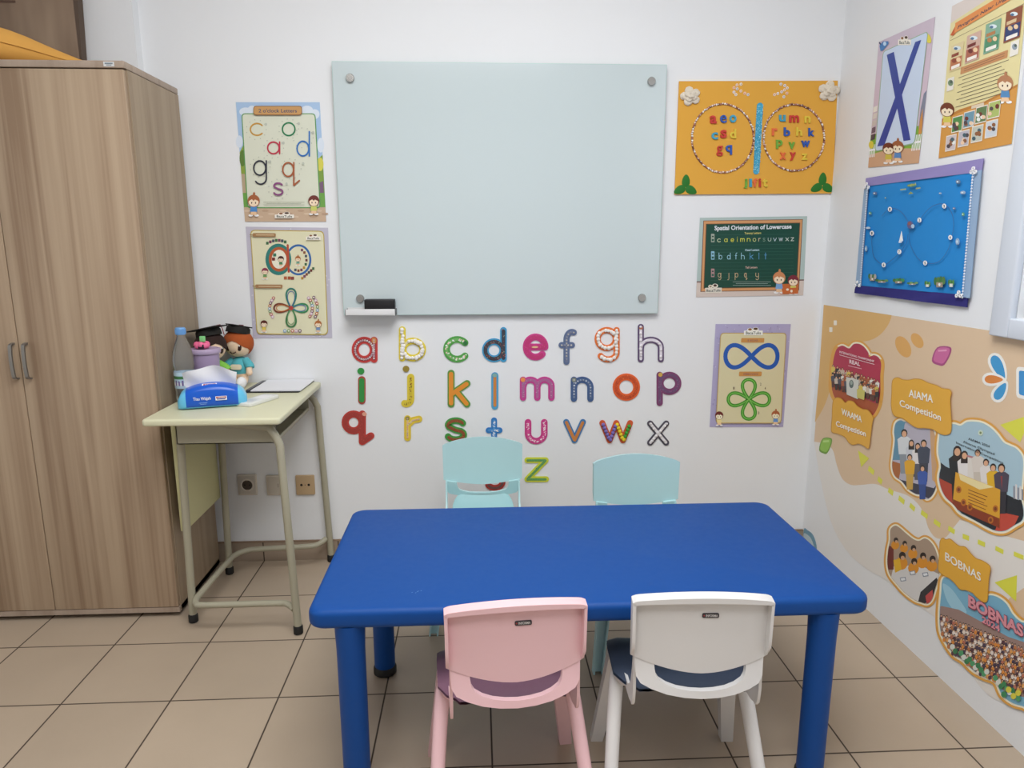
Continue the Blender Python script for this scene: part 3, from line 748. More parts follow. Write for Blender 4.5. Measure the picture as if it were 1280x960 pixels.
# ================================================================== THINGS ON THE DESK
def loc_thing(name, label, cat, x, y, rz=0, z=DT, group=None): return thing(name, label, cat, (x, y, z), (0, 0, rz), group)
# bottle
t = loc_thing('water_bottle', 'clear plastic water bottle with light blue cap, against the cabinet side', 'bottle', -.985, 2.372)
pet, nt, b = node_mat('clear_plastic'); b.inputs['Base Color'].default_value = (0.93, 0.96, 0.98, 1); b.inputs['Roughness'].default_value = 0.06; b.inputs['Transmission Weight'].default_value = .92; b.inputs['IOR'].default_value = 1.15
mb = MB(); pf = [(.024, 0), (.030, .004), (.0325, .015), (.031, .03), (.0325, .045), (.0325, .105), (.031, .112), (.0325, .120), (.0325, .150), (.030, .172), (.024, .192), (.0165, .212), (.0130, .222), (.0130, .232)]
mb.lathe(pf, pet); mb.build('bottle_body', t)
mb = MB(); mb.lathe([(.0327, .050), (.0329, .051), (.0329, .103), (.0327, .104)], mat('#B9D4E6', 0.4), cap=False, seg=40)
mb.lathe([(.0331, .082), (.0331, .092)], mat('#3F7A4A', 0.4), cap=False, seg=40); mb.lathe([(.0331, .060), (.0331, .070)], mat('#E9ECF2', 0.4), cap=False, seg=40)
for k in range(5): 
    a = -2.2+.35*k; mb.add([Vector((.0333*math.cos(a+q), .0333*math.sin(a+q), z)) for q, z in ((0, .060), (.18, .060), (.18, .078-.004*(k % 2)), (0, .078))], [(0, 1, 2, 3)], mat('#7A6AA0', 0.4))
mb.build('bottle_label', t)
mb = MB(); mb.lathe([(.0155, .228), (.0160, .230), (.0160, .248), (.0140, .251)], mat('#6FA4DC', 0.4), seg=36)
for k in range(36):
    a = 2*PI*k/36; c0, s0 = math.cos(a), math.sin(a); mb.box(-.0006, .0006, -.0006, .0006, .231, .246, mat('#6FA4DC', 0.4), M=Matrix.Translation((.0162*c0, .0162*s0, 0)))
mb.build('cap', t, )['label'] = 'light blue ribbed cap'
# lilac bucket
t = loc_thing('storage_tub', 'lilac plastic tub with a rimmed lid behind the tissue pack', 'tub', -.945, 2.460)
lil = mat('#A793B4', 0.5); mb = MB(); mb.lathe([(.038, 0), (.041, .004), (.046, .157), (.0465, .162)], lil); mb.build('tub_body', t)
mb = MB(); mb.lathe([(.0500, .152), (.0515, .154), (.0515, .164), (.050, .168), (.044, .169), (.043, .1665), (.0, .1665)], mat('#B5A2BF', 0.5), cap=False); mb.build('lid', t)
tx, ty_ = -.945, 2.460
t = thing('hair_tie', 'bright pink ruffled hair tie lying on the lilac tub lid', 'hair tie', (tx-.008, ty_, DT+.1665))
mb = MB(); pk = mat('#EE6F9A', 0.7)
for k in range(9):
    a = 2*PI*k/9; mb.ball((.016*math.cos(a), .016*math.sin(a), .0125+.003*(k % 2)), (.0115, .0115, .0105), pk, 10, lump=.08)
mb.build('ruffle', t)
mb = MB(); mb.rslab(rrect_pts(.004, -.018, .020, .012, .003, 3), .003, .018, .002, mat('#2A0F22', 0.4)); mb.build('bead', t)['label'] = 'dark square bead'
t = thing('plastic_clip', 'small green plastic clip on top of the pink hair tie', 'clip', (tx-.006, ty_+.004, DT+.190))
mb = MB(); mb.rslab(rrect_pts(0, 0, .018, .010, .002, 3), .0, .020, .002, mat('#86D68A', 0.5)); mb.build('clip_body', t)
# plush dolls with graduation caps
def plush(label, x, y, rz, hair, shirt, hr, lean, cap_r, seat_z=0):
    t = thing('plush_doll', label, 'plush doll', (x, y, DT), (0, 0, rz), 'plush graduation dolls on the desk')
    skin = mat('#F0D3B4', 0.85); hm = mat(hair, 0.9); sh = mat(shirt, 0.9); bk_ = mat('#15130F', 0.85); wt_ = mat('#ECECEC', 0.9)
    mb = MB(); mb.ball((0, 0, .062), (.036, .030, .046), skin, 18); mb.ball((0, -.004, .158), (hr*1.06, hr*.9, hr*.98), skin, 24)
    for s_ in (-1, 1):
        mb.tube(catmull([(s_*.026, -.004, .090), (s_*.041, -.016, .074), (s_*.046, -.026, .056)], 4), [.013, .013, .0125, .012, .012, .0115, .011, .011, .010], skin, 12); mb.ball((s_*.047, -.028, .053), .012, skin, 12)
        mb.tube(catmull([(s_*.018, -.008, .028), (s_*.028, -.040, .022), (s_*.032, -.062, .021)], 4), .0145, skin, 12)
    mb.build('body', t)
    mb = MB(); mb.ball((0, 0, .068), (.0385, .0325, .042), sh, 18)
    for s_ in (-1, 1): mb.tube(catmull([(s_*.022, -.002, .094), (s_*.042, -.014, .078), (s_*.046, -.018, .070)], 4), .0165, sh, 12)
    mb.build('shirt', t)
    mb = MB(); mb.rslab(rrect_pts(0, 0, .044, .020, .009, 4), 0, .0012, .0004, mat('#E8DCC0', .8), Matrix.Translation((0, -.0335, .074)) @ Matrix.Rotation(math.radians(82), 4, 'X')); mb.build('shirt_badge', t)['label'] = 'cream oval print on the shirt'
    for s_ in (-1, 1):
        mb = MB(); mb.ball((s_*.034, -.070, .0225), (.0185, .023, .0225), wt_, 14); mb.build('foot', t)['label'] = 'round white foot'
    mb = MB(); n = 24; V = []; fs = []
    for i in range(13):
        for j in range(n):
            a = 2*PI*j/n; th = PI*i/12*.80
            front = max(0, -math.sin(a))
            lim = .44+.36*(1-front) if front > .15 else .80
            th = PI*i/12*lim*(1+.06*math.sin(5*a))
            V.append((hr*1.13*math.sin(th)*math.cos(a), -.001+hr*1.0*math.sin(th)*math.sin(a), .160+hr*1.06*math.cos(th)))
    for i in range(12):
        for j in range(n): k = (j+1) % n; fs.append((i*n+j, (i+1)*n+j, (i+1)*n+k, i*n+k))
    mb.add(V, fs, hm, True); mb.build('hair', t, 70)
    for s_ in (-1, 1):
        mb = MB(); mb.ball((s_*hr*.42, -hr*.80, .150), (.0095, .005, .0150), mat('#2C120E', .3), 14); mb.ball((s_*hr*.42+.003, -hr*.80-.0035, .155), (.0025, .0015, .003), mat('#FFFFFF', .3), 8); mb.build('eye', t)
    mb = MB(); mb.tube(catmull([(-.011, -hr*.90-.002, .133), (0, -hr*.92-.003, .127), (.011, -hr*.90-.002, .133)], 4), .0022, mat('#3A1514', .6), 8); mb.build('mouth', t)
    Mc = Matrix.Translation((0, .002, .160+hr*.80)) @ Matrix.Rotation(lean, 4, 'Y') @ Matrix.Rotation(math.radians(-12), 4, 'X')
    mb = MB(); mb.lathe([(hr*.88, -.004), (hr*.84, .016), (hr*.70, .024)], bk_, M=Mc); mb.build('cap_band', t)
    mb = MB(); mb.rslab([(cap_r, 0), (0, cap_r), (-cap_r, 0), (0, -cap_r)], .022, .026, .0015, bk_, Mc); cb_ = mb.build('cap_board', t)
    mb = MB(); mb.tube([Mc @ Vector(p) for p in ((0, 0, .027), (cap_r*.5, -cap_r*.4, .028), (cap_r*.53, -cap_r*.45, .012), (cap_r*.54, -cap_r*.46, -.012))], .0016, mat('#7A2330', .8), 8); mb.build('tassel', t)
    return t
plush('plush doll with dark brown hair and black graduation cap, behind the lilac tub', -.966, 2.568, math.radians(42), '#2A1712', '#86C94F', .051, math.radians(-5), .074)
plush('plush doll with orange-brown hair, aqua shirt and black graduation cap, right of the tub', -.893, 2.652, math.radians(-8), '#A8501F', '#57B3BE', .050, math.radians(8), .052)
# tissue pack
t = loc_thing('tissue_pack', 'blue and aqua soft pack of facial tissues with one white tissue pulled up', 'tissue pack', -.870, 2.300, math.radians(17))
aq, nt, b = node_mat('tissue_wrap'); tc = nt.nodes.new('ShaderNodeTexCoord'); sx_ = nt.nodes.new('ShaderNodeSeparateXYZ'); ab = nt.nodes.new('ShaderNodeMath'); ab.operation = 'ABSOLUTE'; gt = nt.nodes.new('ShaderNodeMath'); gt.operation = 'LESS_THAN'; gt.inputs[1].default_value = .078
mz = nt.nodes.new('ShaderNodeMath'); mz.operation = 'GREATER_THAN'; mz.inputs[1].default_value = .0085; ml = nt.nodes.new('ShaderNodeMath'); ml.operation = 'MULTIPLY'; mx = nt.nodes.new('ShaderNodeMix'); mx.data_type = 'RGBA'
L = nt.links.new; L(tc.outputs['Object'], sx_.inputs[0]); L(sx_.outputs[0], ab.inputs[0]); L(ab.outputs[0], gt.inputs[0]); L(sx_.outputs[2], mz.inputs[0]); L(gt.outputs[0], ml.inputs[0]); L(mz.outputs[0], ml.inputs[1]); L(ml.outputs[0], mx.inputs['Factor'])
mx.inputs['A'].default_value = rgb('#63BCE2', 1.1); mx.inputs['B'].default_value = rgb('#0C55C0', 1.1); L(mx.outputs['Result'], b.inputs['Base Color']); b.inputs['Roughness'].default_value = .28
mb = MB(); rs = []
NX = 20
for i in range(NX+1):
    u = -1+2*i/NX; x = u*.104; e = math.sqrt(max(0, 1-u**6)); hh = .056+.024*(1-u*u); hh = max(.018, hh*(.55+.45*e)) ; dd = .048*(.55+.45*e)
    ring = []
    for k in range(20):
        a = 2*PI*k/20; c0, s0 = math.cos(a), math.sin(a)
        f = lambda v: math.copysign(abs(v)**.55, v)
        ring.append(Vector((x, dd*f(c0), hh/2+hh/2*f(s0))))
    rs.append(ring)
mb.rings(rs, aq); body_ = mb.build('wrapper', t, 60)
mb = MB(); dx = mat('#F2F3F5', .5)
def on_front(tx_, x0, x1, z, h, m):
    V, F_ = text_mesh(tx_, .01); a0 = min(v[0] for v in V); a1 = max(v[0] for v in V)
    mb.add([(x0+(x1-x0)*(v[0]-a0)/(a1-a0), -.0505, z+h*v[1]/.69) for v in V], F_, m)
on_front('Tisu Wajah', -.056, -.004, .032, .010, dx)
mb.box(-.040, -.015, -.0505, -.050, .022, .0232, mat('#9CC0E8', .5)); mb.box(-.036, -.018, -.0505, -.050, .018, .0190, mat('#9CC0E8', .5))
mb.box(.010, .044, -.0502, -.0495, .028, .041, dx); mb.box(.012, .042, -.0506, -.0502, .0345, .0395, mat('#B23A4A', .5)); mb.box(.014, .040, -.0507, -.0503, .0305, .0335, mat('#2B4F9E', .5))
V, F_ = text_mesh('Indomaret', .02); a1 = max(v[0] for v in V); mb.add([(.016+.022*v[0]/a1, -.0509, .0352+.0035*v[1]/.69) for v in V], F_, dx)
mb.build('front_print', t)
mb = MB(); Mx = Matrix.Translation((-.006, -.028, .0765)) @ Matrix.Rotation(math.radians(28), 4, 'X'); mb.box(-.022, .022, -.006, .006, 0, .0006, dx, M=Mx); mb.box(-.018, .018, -.004, .004, .0006, .0009, mat('#B23A4A', .5), M=Mx)
V, F_ = text_mesh('Indomaret', .02); mb.add([Mx @ Vector((-.013+.026*v[0]/a1, -.002+.004*v[1]/.69, .0011)) for v in V], F_, dx); mb.build('top_print', t)
mb = MB(); V = []; NXt, NZt = 18, 8
for j in range(NZt+1):
    for i in range(NXt+1):
        u = -1+2*i/NXt; v = j/NZt
        wx = .076+.006*v; top = .036+.030*math.cos(u*1.25)+.004*math.sin(5*u)
        V.append((u*wx-.004, .006+.012*math.sin(4.5*u+v*2)*v-.006*v, .066+v*top))
mb.add(V, [(j*(NXt+1)+i, j*(NXt+1)+i+1, (j+1)*(NXt+1)+i+1, (j+1)*(NXt+1)+i) for j in range(NZt) for i in range(NXt)], mat('#E4E4E6', .9), True)
mb.add([(x, y+.001, z) for x, y, z in V], [(j*(NXt+1)+i, (j+1)*(NXt+1)+i, (j+1)*(NXt+1)+i+1, j*(NXt+1)+i+1) for j in range(NZt) for i in range(NXt)], mat('#E4E4E6', .9), True)
mb.build('tissue', t, 80)['label'] = 'white tissue pulled out of the slot'
# papers on a dark board, small white box
t = loc_thing('clipboard', 'flat black clipboard under white paper at the back right of the desk', 'clipboard', -.735, 2.605, math.radians(-2))
mb = MB(); mb.rslab(rrect_pts(0, 0, .195, .215, .006, 3), 0, .004, .001, mat('#17181B', .5)); mb.build('board', t)
mb = MB(); mb.box(-.098, -.086, -.09, .09, .004, .008, mat('#5A5B60', .4), bev=.001); mb.build('clip_strip', t)
t = thing('paper_stack', 'thin stack of blank white paper lying on the black clipboard', 'paper', (-.730, 2.607, DT+.0042), (0, 0, math.radians(-1)))
mb = MB(); mb.box(-.092+.008, .094, -.100, .104, 0, .0035, mat('#E9EAEE', .6)); V = [(-.084, -.1, .0036), (.094, -.1, .0036), (.094, .104, .0036), (-.084, .104, .0036)]; mb.add(V, [(0, 1, 2, 3)], mat('#E9EAEE', .6)); mb.build('sheets', t)
t = loc_thing('small_box', 'small flat white box lying on the desk in front of the papers', 'small box', -.742, 2.350, math.radians(-22))
mb = MB(); mb.rslab(rrect_pts(0, 0, .060, .150, .006, 3), 0, .013, .003, mat('#DFE0DC', .35)); mb.build('box_body', t)
mb = MB(); mb.box(-.018, .016, -.05, -.02, .013, .0134, mat('#C9CCD0', .4)); mb.box(-.020, .02, .0, .05, .013, .0134, mat('#F1F1F1', .4)); mb.build('box_print', t)

# ================================================================== WALL LETTERS
def mid_pt(st): return (sum(p[0] for p in st)/len(st), sum(p[1] for p in st)/len(st))
def resample(P, step):
    out = []; acc = 0.0; P = [Vector(p) for p in P]
    for i in range(len(P)-1):
        a, b_ = P[i], P[i+1]; Ln = (b_-a).length
        while acc <= Ln and Ln > 0: out.append(a.lerp(b_, acc/Ln)); acc += step
        acc -= Ln
    return out
def trimmed(P, k):
    """shorten an open path at both ends by k metres"""
    R = resample(P, .0015); n = int(k/.0015)
    return R[n:-n] if len(R) > 2*n+3 else R[len(R)//2-1:len(R)//2+2]
def wall_letter(ch, box, base, core, label, sw=8.2, core_w=.5, deco=None, cat='letter', core_rough=.6):
    x0, y0, x1, y1 = box
    lines = fit(ch, x0, y0, x1, y1, sw)
    if ch in 'ij':
        pass
    L_ = [[BACK.st(*p) for p in l] for l in lines]
    w_ = sw*0.00335*0.93
    allp = [p for l in L_ for p in l]; c = mid_pt(allp)
    t = thing('wall_letter', label, cat, (c[0], BACK_Y, c[1]), group='craft letters on the wall below the glass board')
    m = mat(base, .6, 1.15); mc = mat(core, core_rough, 1.15)
    mb = MB(); mb2 = MB(); off = .0006
    for l in L_:
        cl = is_loop(l); P = l[:-1] if cl else l
        ribbon(mb, BACK, P, w_, off, .0030, m, cl); off += .0001
        if core_w:
            Q = P if cl else trimmed(P, w_*.12)
            ribbon(mb2, BACK, Q, w_*core_w, .0032+off, .0012, mc, cl)
    if ch in 'ij' and deco is None: pass
    if ch in 'ij':
        dotx, doty, dr = DOTS[ch]; p = Vector(BACK.st(dotx, doty))
        d = Vector((.0004, 0)); ribbon(mb, BACK, [p-d, p, p+d], dr*2*.0031, off, .0032, mat(core if ch == 'i' else '#8F7B2E', .6, 1.2), False)
    part(mb, 'letter_base', t)
    if core_w: part(mb2, 'glued_filling', t)
    if deco: deco(t, L_, w_)
    return t
def ring_bead(mb, p, r, off, m, ry=1.0):
    n = 10; c = Vector(p); V = []; prof = [(r, 0), (r, .0016), (r*.8, .0024), (r*.5, .0024), (r*.42, .0012)]
    for rr, z in prof:
        for j in range(n):
            a = 2*PI*j/n; V.append(BACK.xyz((c.x+rr*math.cos(a), c.y+rr*math.sin(a)*ry), off+z))
    mb.add(V, [(i*n+j, i*n+(j+1) % n, (i+1)*n+(j+1) % n, (i+1)*n+j) for i in range(len(prof)-1) for j in range(n)], m, True)
def beads(cols, step=.0085, r=.0038, which=None, off=.0048, name='bead_trim', jit=0.0, seedk=1):
    def f(t, L_, w_):
        rnd = random.Random(seedk); mb = MB()
        for i, l in enumerate(L_):
            if which is not None and i not in which: continue
            for k, p in enumerate(resample(l, step)):
                q_ = Vector((p.x+rnd.uniform(-jit, jit), p.y+rnd.uniform(-jit, jit)))
                ring_bead(mb, q_, r, off, mat(cols[rnd.randrange(len(cols))], .4, 1.2))
        part(mb, name, t, 'small glued beads')
    return f
def flecks(cols, n=60, size=.003, off=.0050, name='glitter_flecks', spread=.55, which=None, seedk=2, long=1.0):
    def f(t, L_, w_):
        rnd = random.Random(seedk); mb = MB()
        ls = [l for i, l in enumerate(L_) if which is None or i in which]
        tot = [q_ for l in ls for q_ in resample(l, .001)]
        for k in range(n):
            p = rnd.choice(tot); a = rnd.uniform(0, PI); s_ = size*rnd.uniform(.6, 1.3)
            c = Vector((p.x+rnd.uniform(-1, 1)*w_*spread/2, p.y+rnd.uniform(-1, 1)*w_*spread/2))
            d1 = Vector((math.cos(a), math.sin(a)))*s_*long/2; d2 = Vector((-math.sin(a), math.cos(a)))*s_/2
            o_ = off+rnd.uniform(0, .0004)
            mb.add([BACK.xyz(c+d1, o_), BACK.xyz(c+d2, o_), BACK.xyz(c-d1, o_), BACK.xyz(c-d2, o_)], [(0, 1, 2, 3)], mat(rnd.choice(cols), .35, 1.2))
        part(mb, name, t)
    return f
def cotton(which=None, step=.011, r=.0085, skip=0.0, col='#ECE9E4', seedk=3):
    def f(t, L_, w_):
        rnd = random.Random(seedk); mb = MB()
        for i, l in enumerate(L_):
            if which is not None and i not in which: continue
            for p in resample(l, step):
                if rnd.random() < skip: continue
                rr = r*rnd.uniform(.8, 1.15); x, y, z = BACK.xyz(p, .007)
                mb.ball((x+rnd.uniform(-.002, .002), y, z+rnd.uniform(-.002, .002)), (rr, rr*.8, rr), mat(col, .95, 1.1), 12, lump=.13)
        part(mb, 'cotton_wool', t, 'tufts of white cotton wool')
    return f
def both(*fs):
    def f(t, L_, w_):
        for g_ in fs: g_(t, L_, w_)
    return f
def pompoms(t, L_, w_):
    rnd = random.Random(5)
    for i, l in enumerate(L_):
        for p in resample(trimmed(l, .006), .0145):
            px_frac = p.x; x, y, z = BACK.xyz(p, .010)
            u = (p.x-L_[0][0][0])/(L_[3][1][0]-L_[0][0][0])
            col = '#7A6BB0' if u < .52 else ('#E2C92E' if u < .80 else '#3D9A35')
            mb = MB(); mb.ball((x, y, z), (.0078, .0075, .0078), mat(col, .9, 1.1), 12, lump=.05)
            o = part(mb, 'pompom', t, {'#7A6BB0': 'small purple pompom', '#E2C92E': 'small yellow pompom', '#3D9A35': 'small green pompom'}[col])
def tip(pts, col, label):
    """coloured sticker at the start of the writing stroke"""
    def f(t, L_, w_):
        mb = MB()
        for (px, py, rx, ry) in pts:
            c = Vector(BACK.st(px, py)); rx *= .0031; ry *= .0031
            mb.add([BACK.xyz((c.x+rx*math.cos(2*PI*k/14), c.y+ry*math.sin(2*PI*k/14)), .0062) for k in range(14)], [tuple(range(14))], mat(col, .5, 1.2))
        part(mb, 'start_sticker', t, label)
    return f
DOTS = {'i': (451.2, 463.8, 4.2), 'j': (507.6, 461, 4.0)}
wall_letter('a', (439.8, 420.8, 472, 453.4), '#BE3A36', '#8A3440', 'red craft letter a with white ring beads, leftmost of its row', 8.6, .42,
    both(beads(['#F0EDE8', '#E6D9D2', '#C9B7C0'], .0088, .0036), tip([(467.8, 425.5, 3, 4)], '#C98A4E', 'tan paper tip')))
wall_letter('b', (498.7, 407.9, 532.6, 451.7), '#D8C63C', '#D9CFA0', 'yellow craft letter b covered with white cotton wool', 8.4, .4, cotton(None, .012, .0080, .12))
wall_letter('c', (554, 420, 585.5, 453), '#4E9B45', '#6FAF62', 'green craft letter c with small white shapes glued along it', 8.4, .4,
    both(flecks(['#EFEFEA', '#E3B9B4', '#D8E4D2'], 60, .0062, which=[0], spread=.35), tip([(581.5, 428.5, 2.6, 2.6)], '#2C6A3A', 'dark green tip')))
wall_letter('d', (602.5, 408.7, 633.5, 452.6), '#3C97C4', '#3A3A44', 'blue craft letter d with a dark speckled filling', 8.4, .55,
    flecks(['#7A3B3A', '#2A2F38', '#8C8C7A', '#B8573A', '#3F5E52'], 150, .0040, spread=.5))
wall_letter('e', (653.4, 416.8, 685.5, 450.5), '#C23C84', '#B8326E', 'magenta craft letter e with pink glitter', 8.6, .6,
    both(flecks(['#D2588F', '#A82660', '#C8406C'], 150, .0026, spread=.55), tip([(668.5, 433.6, 4.2, 1.2)], '#D9B88C', 'beige strip on the crossbar')))
wall_letter('f', (698, 411, 721, 456), '#5B6B8C', '#6C7590', 'slate blue craft letter f with pale dots', 7.8, .4,
    beads(['#C9C3B0', '#8E93A0', '#D9D4C4'], .0125, .0030, off=.0048))
def letter_g():
    L0 = fit('g', 743, 408.6, 773.8, 452.5, 7.6)
    t = wall_letter('g', (743, 408.6, 774.5, 453), '#D9702F', '#E7D9CC', 'orange craft letter g covered with white cotton wool', 7.8, .35, cotton(None, .0125, .0072, .12, seedk=8))
letter_g()
wall_letter('h', (796.9, 404.8, 829.7, 452.9), '#5C4A6A', '#DAD4DC', 'dark purple craft letter h with white fluffy filling', 7.8, .45,
    both(cotton(None, .0125, .0052, .25, '#E4DFE4', 9), tip([(801, 409.5, 2.6, 2.2)], '#B0705A', 'brown tip')))
wall_letter('i', (447, 470, 457.8, 505.2), '#A6433A', '#2E8A3E', 'red craft letter i with a green stroke and green dot', 9.2, .72)
wall_letter('j', (501.5, 467, 518, 509), '#D3BE38', '#C9B334', 'yellow craft letter j with small brown bits', 9.0, .4,
    flecks(['#6E5A22', '#8F4A2A', '#4A4418'], 46, .0045, spread=.3))
wall_letter('k', (559.5, 462, 588.2, 509.4), '#5E8E3C', '#D98A2C', 'green edged orange craft letter k', 8.8, .62)
wall_letter('l', (613.9, 465, 623.2, 512), '#4C9AC4', '#C9803C', 'blue craft letter l with an orange centre line', 9.0, .42,
    tip([(618.3, 468.8, 3, 2.6)], '#7FA6A2', 'greyish tip'))
wall_letter('m', (649.7, 470.5, 693.3, 501), '#BC3F8A', '#A8608E', 'magenta craft letter m with grey-violet glitter', 8.2, .4,
    both(flecks(['#8E86A8', '#C9A2B8', '#7C7A96'], 120, .0032, spread=.4), tip([(653.6, 474.3, 3, 3)], '#E08A4A', 'orange tip')))
wall_letter('n', (713.2, 470.5, 742, 502.3), '#3F5A86', '#56688A', 'navy blue craft letter n with pale star dots', 8.2, .4,
    both(beads(['#D8DCE2', '#9AA6BA'], .0115, .0028), tip([(717.3, 474.5, 3, 3)], '#7E8478', 'grey tip')))
wall_letter('o', (765.5, 466.5, 800, 501), '#D9602A', '#C24A22', 'orange-red craft letter o with rust glitter', 8.8, .5,
    flecks(['#8E2E1A', '#E0763A', '#6E2616', '#C8642E'], 130, .0030, spread=.5))
wall_letter('p', (820.4, 464.4, 851.6, 507.5), '#7A3F68', '#6A4A6E', 'plum purple craft letter p', 8.0, .4,
    both(flecks(['#8C7A9A', '#A85C86', '#5A4A6A'], 80, .0032, spread=.4), tip([(825, 468, 2.8, 2.8)], '#C9A24A', 'ochre tip')))
wall_letter('q', (427.2, 512.8, 468.2, 556.4), '#B53C34', '#A03A34', 'dark red craft letter q with a flick at its foot', 9.0, .6,
    both(flecks(['#8A2E2C', '#C2584C', '#7A2A2A'], 120, .0028, spread=.55), tip([(455.8, 517.2, 3, 2.6)], '#D89A84', 'pale tip')))
wall_letter('r', (505.2, 518.8, 528, 551.4), '#D9BE3A', '#E2C86A', 'yellow craft letter r with pink and grey beads', 8.6, .35,
    both(beads(['#D8A0A0', '#C9C3B4', '#B8A0B4'], .0085, .0030), tip([(509.5, 522.5, 2.6, 2.6)], '#8F8A4A', 'olive tip')))
wall_letter('s', (555.9, 521.4, 584, 553.5), '#3F8F3C', '#8A4A2A', 'green craft letter s with a brown speckled filling', 8.4, .45,
    flecks(['#6E3A1E', '#A8642E', '#3A5E2A'], 90, .0032, spread=.4))
wall_letter('t', (607, 521.5, 628.2, 565), '#2E76B8', '#4C8CC8', 'blue craft letter t decorated with white scraps', 7.6, .4,
    flecks(['#E6EAF0', '#C9D6E6', '#E8D8D0'], 46, .0055, spread=.35))
wall_letter('u', (655.8, 523.4, 684.5, 555.3), '#C03A80', '#D04A8C', 'magenta craft letter u with white scribbled bits', 8.4, .4,
    flecks(['#F2E6EC', '#F6F2F4', '#E8B8CC'], 90, .0048, spread=.4))
wall_letter('v', (703.8, 523.4, 732.4, 554), '#3F76A8', '#C07A3C', 'blue craft letter v with an orange-brown centre', 7.8, .5)
wall_letter('w', (749, 524.7, 791.2, 554), '#C9572E', '#B85A34', 'orange craft letter w covered with purple, yellow and green pompoms', 7.6, .3, pompoms)
wall_letter('x', (808.6, 525.3, 836.4, 557), '#4A4652', '#D9D6D8', 'black edged craft letter x with white fluffy filling', 7.8, .45, cotton(None, .0130, .0048, .3, '#E6E3E4', 11))
wall_letter('y', (605, 575, 632, 613.5), '#B03A34', '#6E4A48', 'red craft letter y mostly hidden behind the left aqua chair', 7.8, .4)
wall_letter('z', (655.3, 571.2, 686.3, 602.5), '#CBD03C', '#5E9A5A', 'lime yellow craft letter z with green glitter', 7.6, .4,
    flecks(['#3E7A4A', '#5A9AA0', '#8AA83C'], 90, .0034, spread=.4))

# ================================================================== WALL POSTERS
def poster(name, label, cat, corners, plane=BACK, crop=None, g=1.03):
    A_ = Art(plane, crop, g=g)
    c = mid_pt([A_.q(p) for p in corners]); loc = plane.xyz(c, 0)
    return thing(name, label, cat, loc), A_
def child_drawing(A_, x, y, h, hair, shirt, tuft=False):
    """generic little drawn child: x centre, y feet, h height in crop pixels"""
    A_.ell(x-.13*h, y-.02*h, .10*h, .05*h, '#F2F2F2'); A_.ell(x+.13*h, y-.02*h, .10*h, .05*h, '#F2F2F2')
    A_.poly([(x-.14*h, y-.04*h), (x-.10*h, y-.25*h), (x+.10*h, y-.25*h), (x+.14*h, y-.04*h)], '#E9C39C')
    A_.poly([(x-.16*h, y-.18*h), (x-.12*h, y-.46*h), (x+.12*h, y-.46*h), (x+.16*h, y-.18*h)], shirt)
    A_.ell(x, y-.66*h, .27*h, .27*h, hair); A_.ell(x, y-.60*h, .22*h, .19*h, '#F6DFC2')
    A_.poly([(x-.23*h, y-.64*h), (x-.2*h, y-.82*h), (x+.2*h, y-.82*h), (x+.23*h, y-.64*h), (x+.06*h, y-.72*h), (x, y-.66*h), (x-.08*h, y-.73*h)], hair)
    if tuft: A_.ell(x+.02*h, y-.96*h, .05*h, .09*h, hair)
    for s_ in (-1, 1): A_.ell(x+s_*.085*h, y-.57*h, .025*h, .04*h, '#3A2018', n=8)
def logo_plate(A_, x, y, w_, h_):
    A_.ell(x-.18*w_, y-h_*.45, .15*w_, .30*h_, '#F1E9DC'); A_.ell(x+.12*w_, y-h_*.5, .17*w_, .36*h_, '#F1E9DC')
    A_.ell(x-.18*w_, y-h_*.50, .10*w_, .20*h_, '#8A5A36'); A_.ell(x+.12*w_, y-h_*.60, .12*w_, .20*h_, '#4A2C18')
    A_.rrect([(x-w_/2, y-h_*.3), (x+w_/2, y-h_*.3), (x+w_/2, y+h_*.5), (x-w_/2, y+h_*.5)], .002, '#EFE9DE')
    A_.text('BacaTulis', (x-w_*.40, y+h_*.34), (x+w_*.40, y+h_*.34), h_*.46, '#4C5A4E', off=.02)
def small_lines(A_, x0, y0, x1, y1, n, col, wpx):
    for i in range(n):
        t = i/max(1, n-1); k = .08*(i % 2)
        A_.stroke([(x0+(x1-x0)*k, y0+(y1-y0)*t), (x1-(x1-x0)*k, y0+(y1-y0)*t)], wpx, col, caps=False)

# ---- letter poster, upper left
K1 = (285, 115, 815/140)
cs = [(58, 75), (668, 75), (716, 943), (125, 943)]
t, A_ = poster('letter_poster', 'portrait poster of round letters c o a d g q s, above the flower-loop poster', 'poster', cs, crop=K1)
q = A_.quadf(*cs)
A_.sheet(cs, '#A9C6E6')
for (u, v, a, b_) in ((.12, .08, .09, .035), (.2, .07, .07, .04), (.84, .07, .09, .04), (.93, .10, .07, .04), (.02, .33, .05, .05), (.98, .36, .05, .06)):
    p = q(u, v); A_.ell(p[0]-(8 if u < .5 else -2), p[1], a*500, b_*900, '#DCE6F2')
A_.poly([q(0, .42), q(.05, .36), q(.10, .40), q(.10, .90), q(0, .90)], '#8DA33F'); A_.poly([q(.90, .50), q(1, .44), q(1, .90), q(.90, .90)], '#7FA044')
A_.ell(*q(.03, .47), 22, 60, '#5E7F35'); A_.ell(*q(.965, .52), 24, 50, '#D9D257'); A_.poly([q(.0, .60), q(.09, .60), q(.09, .76), q(0, .76)], '#B9A487'); A_.poly([q(.92, .68), q(.99, .66), q(.99, .80), q(.92, .80)], '#7A5E78')
A_.poly([q(0, .76), q(1, .76), q(1, .89), q(0, .89)], '#6FA54B'); A_.poly([q(0, .88), q(1, .88), q(1, 1), q(0, 1)], '#C9AE93')
for k in range(14): A_.ell(*q(.04+.073*k, .91+.05*((k*7) % 3)/2), 26, 8, '#BB9C82' if k % 2 else '#D6BFA6', n=10)
pn = [(103, 160), (634, 160), (672, 842), (144, 842)]
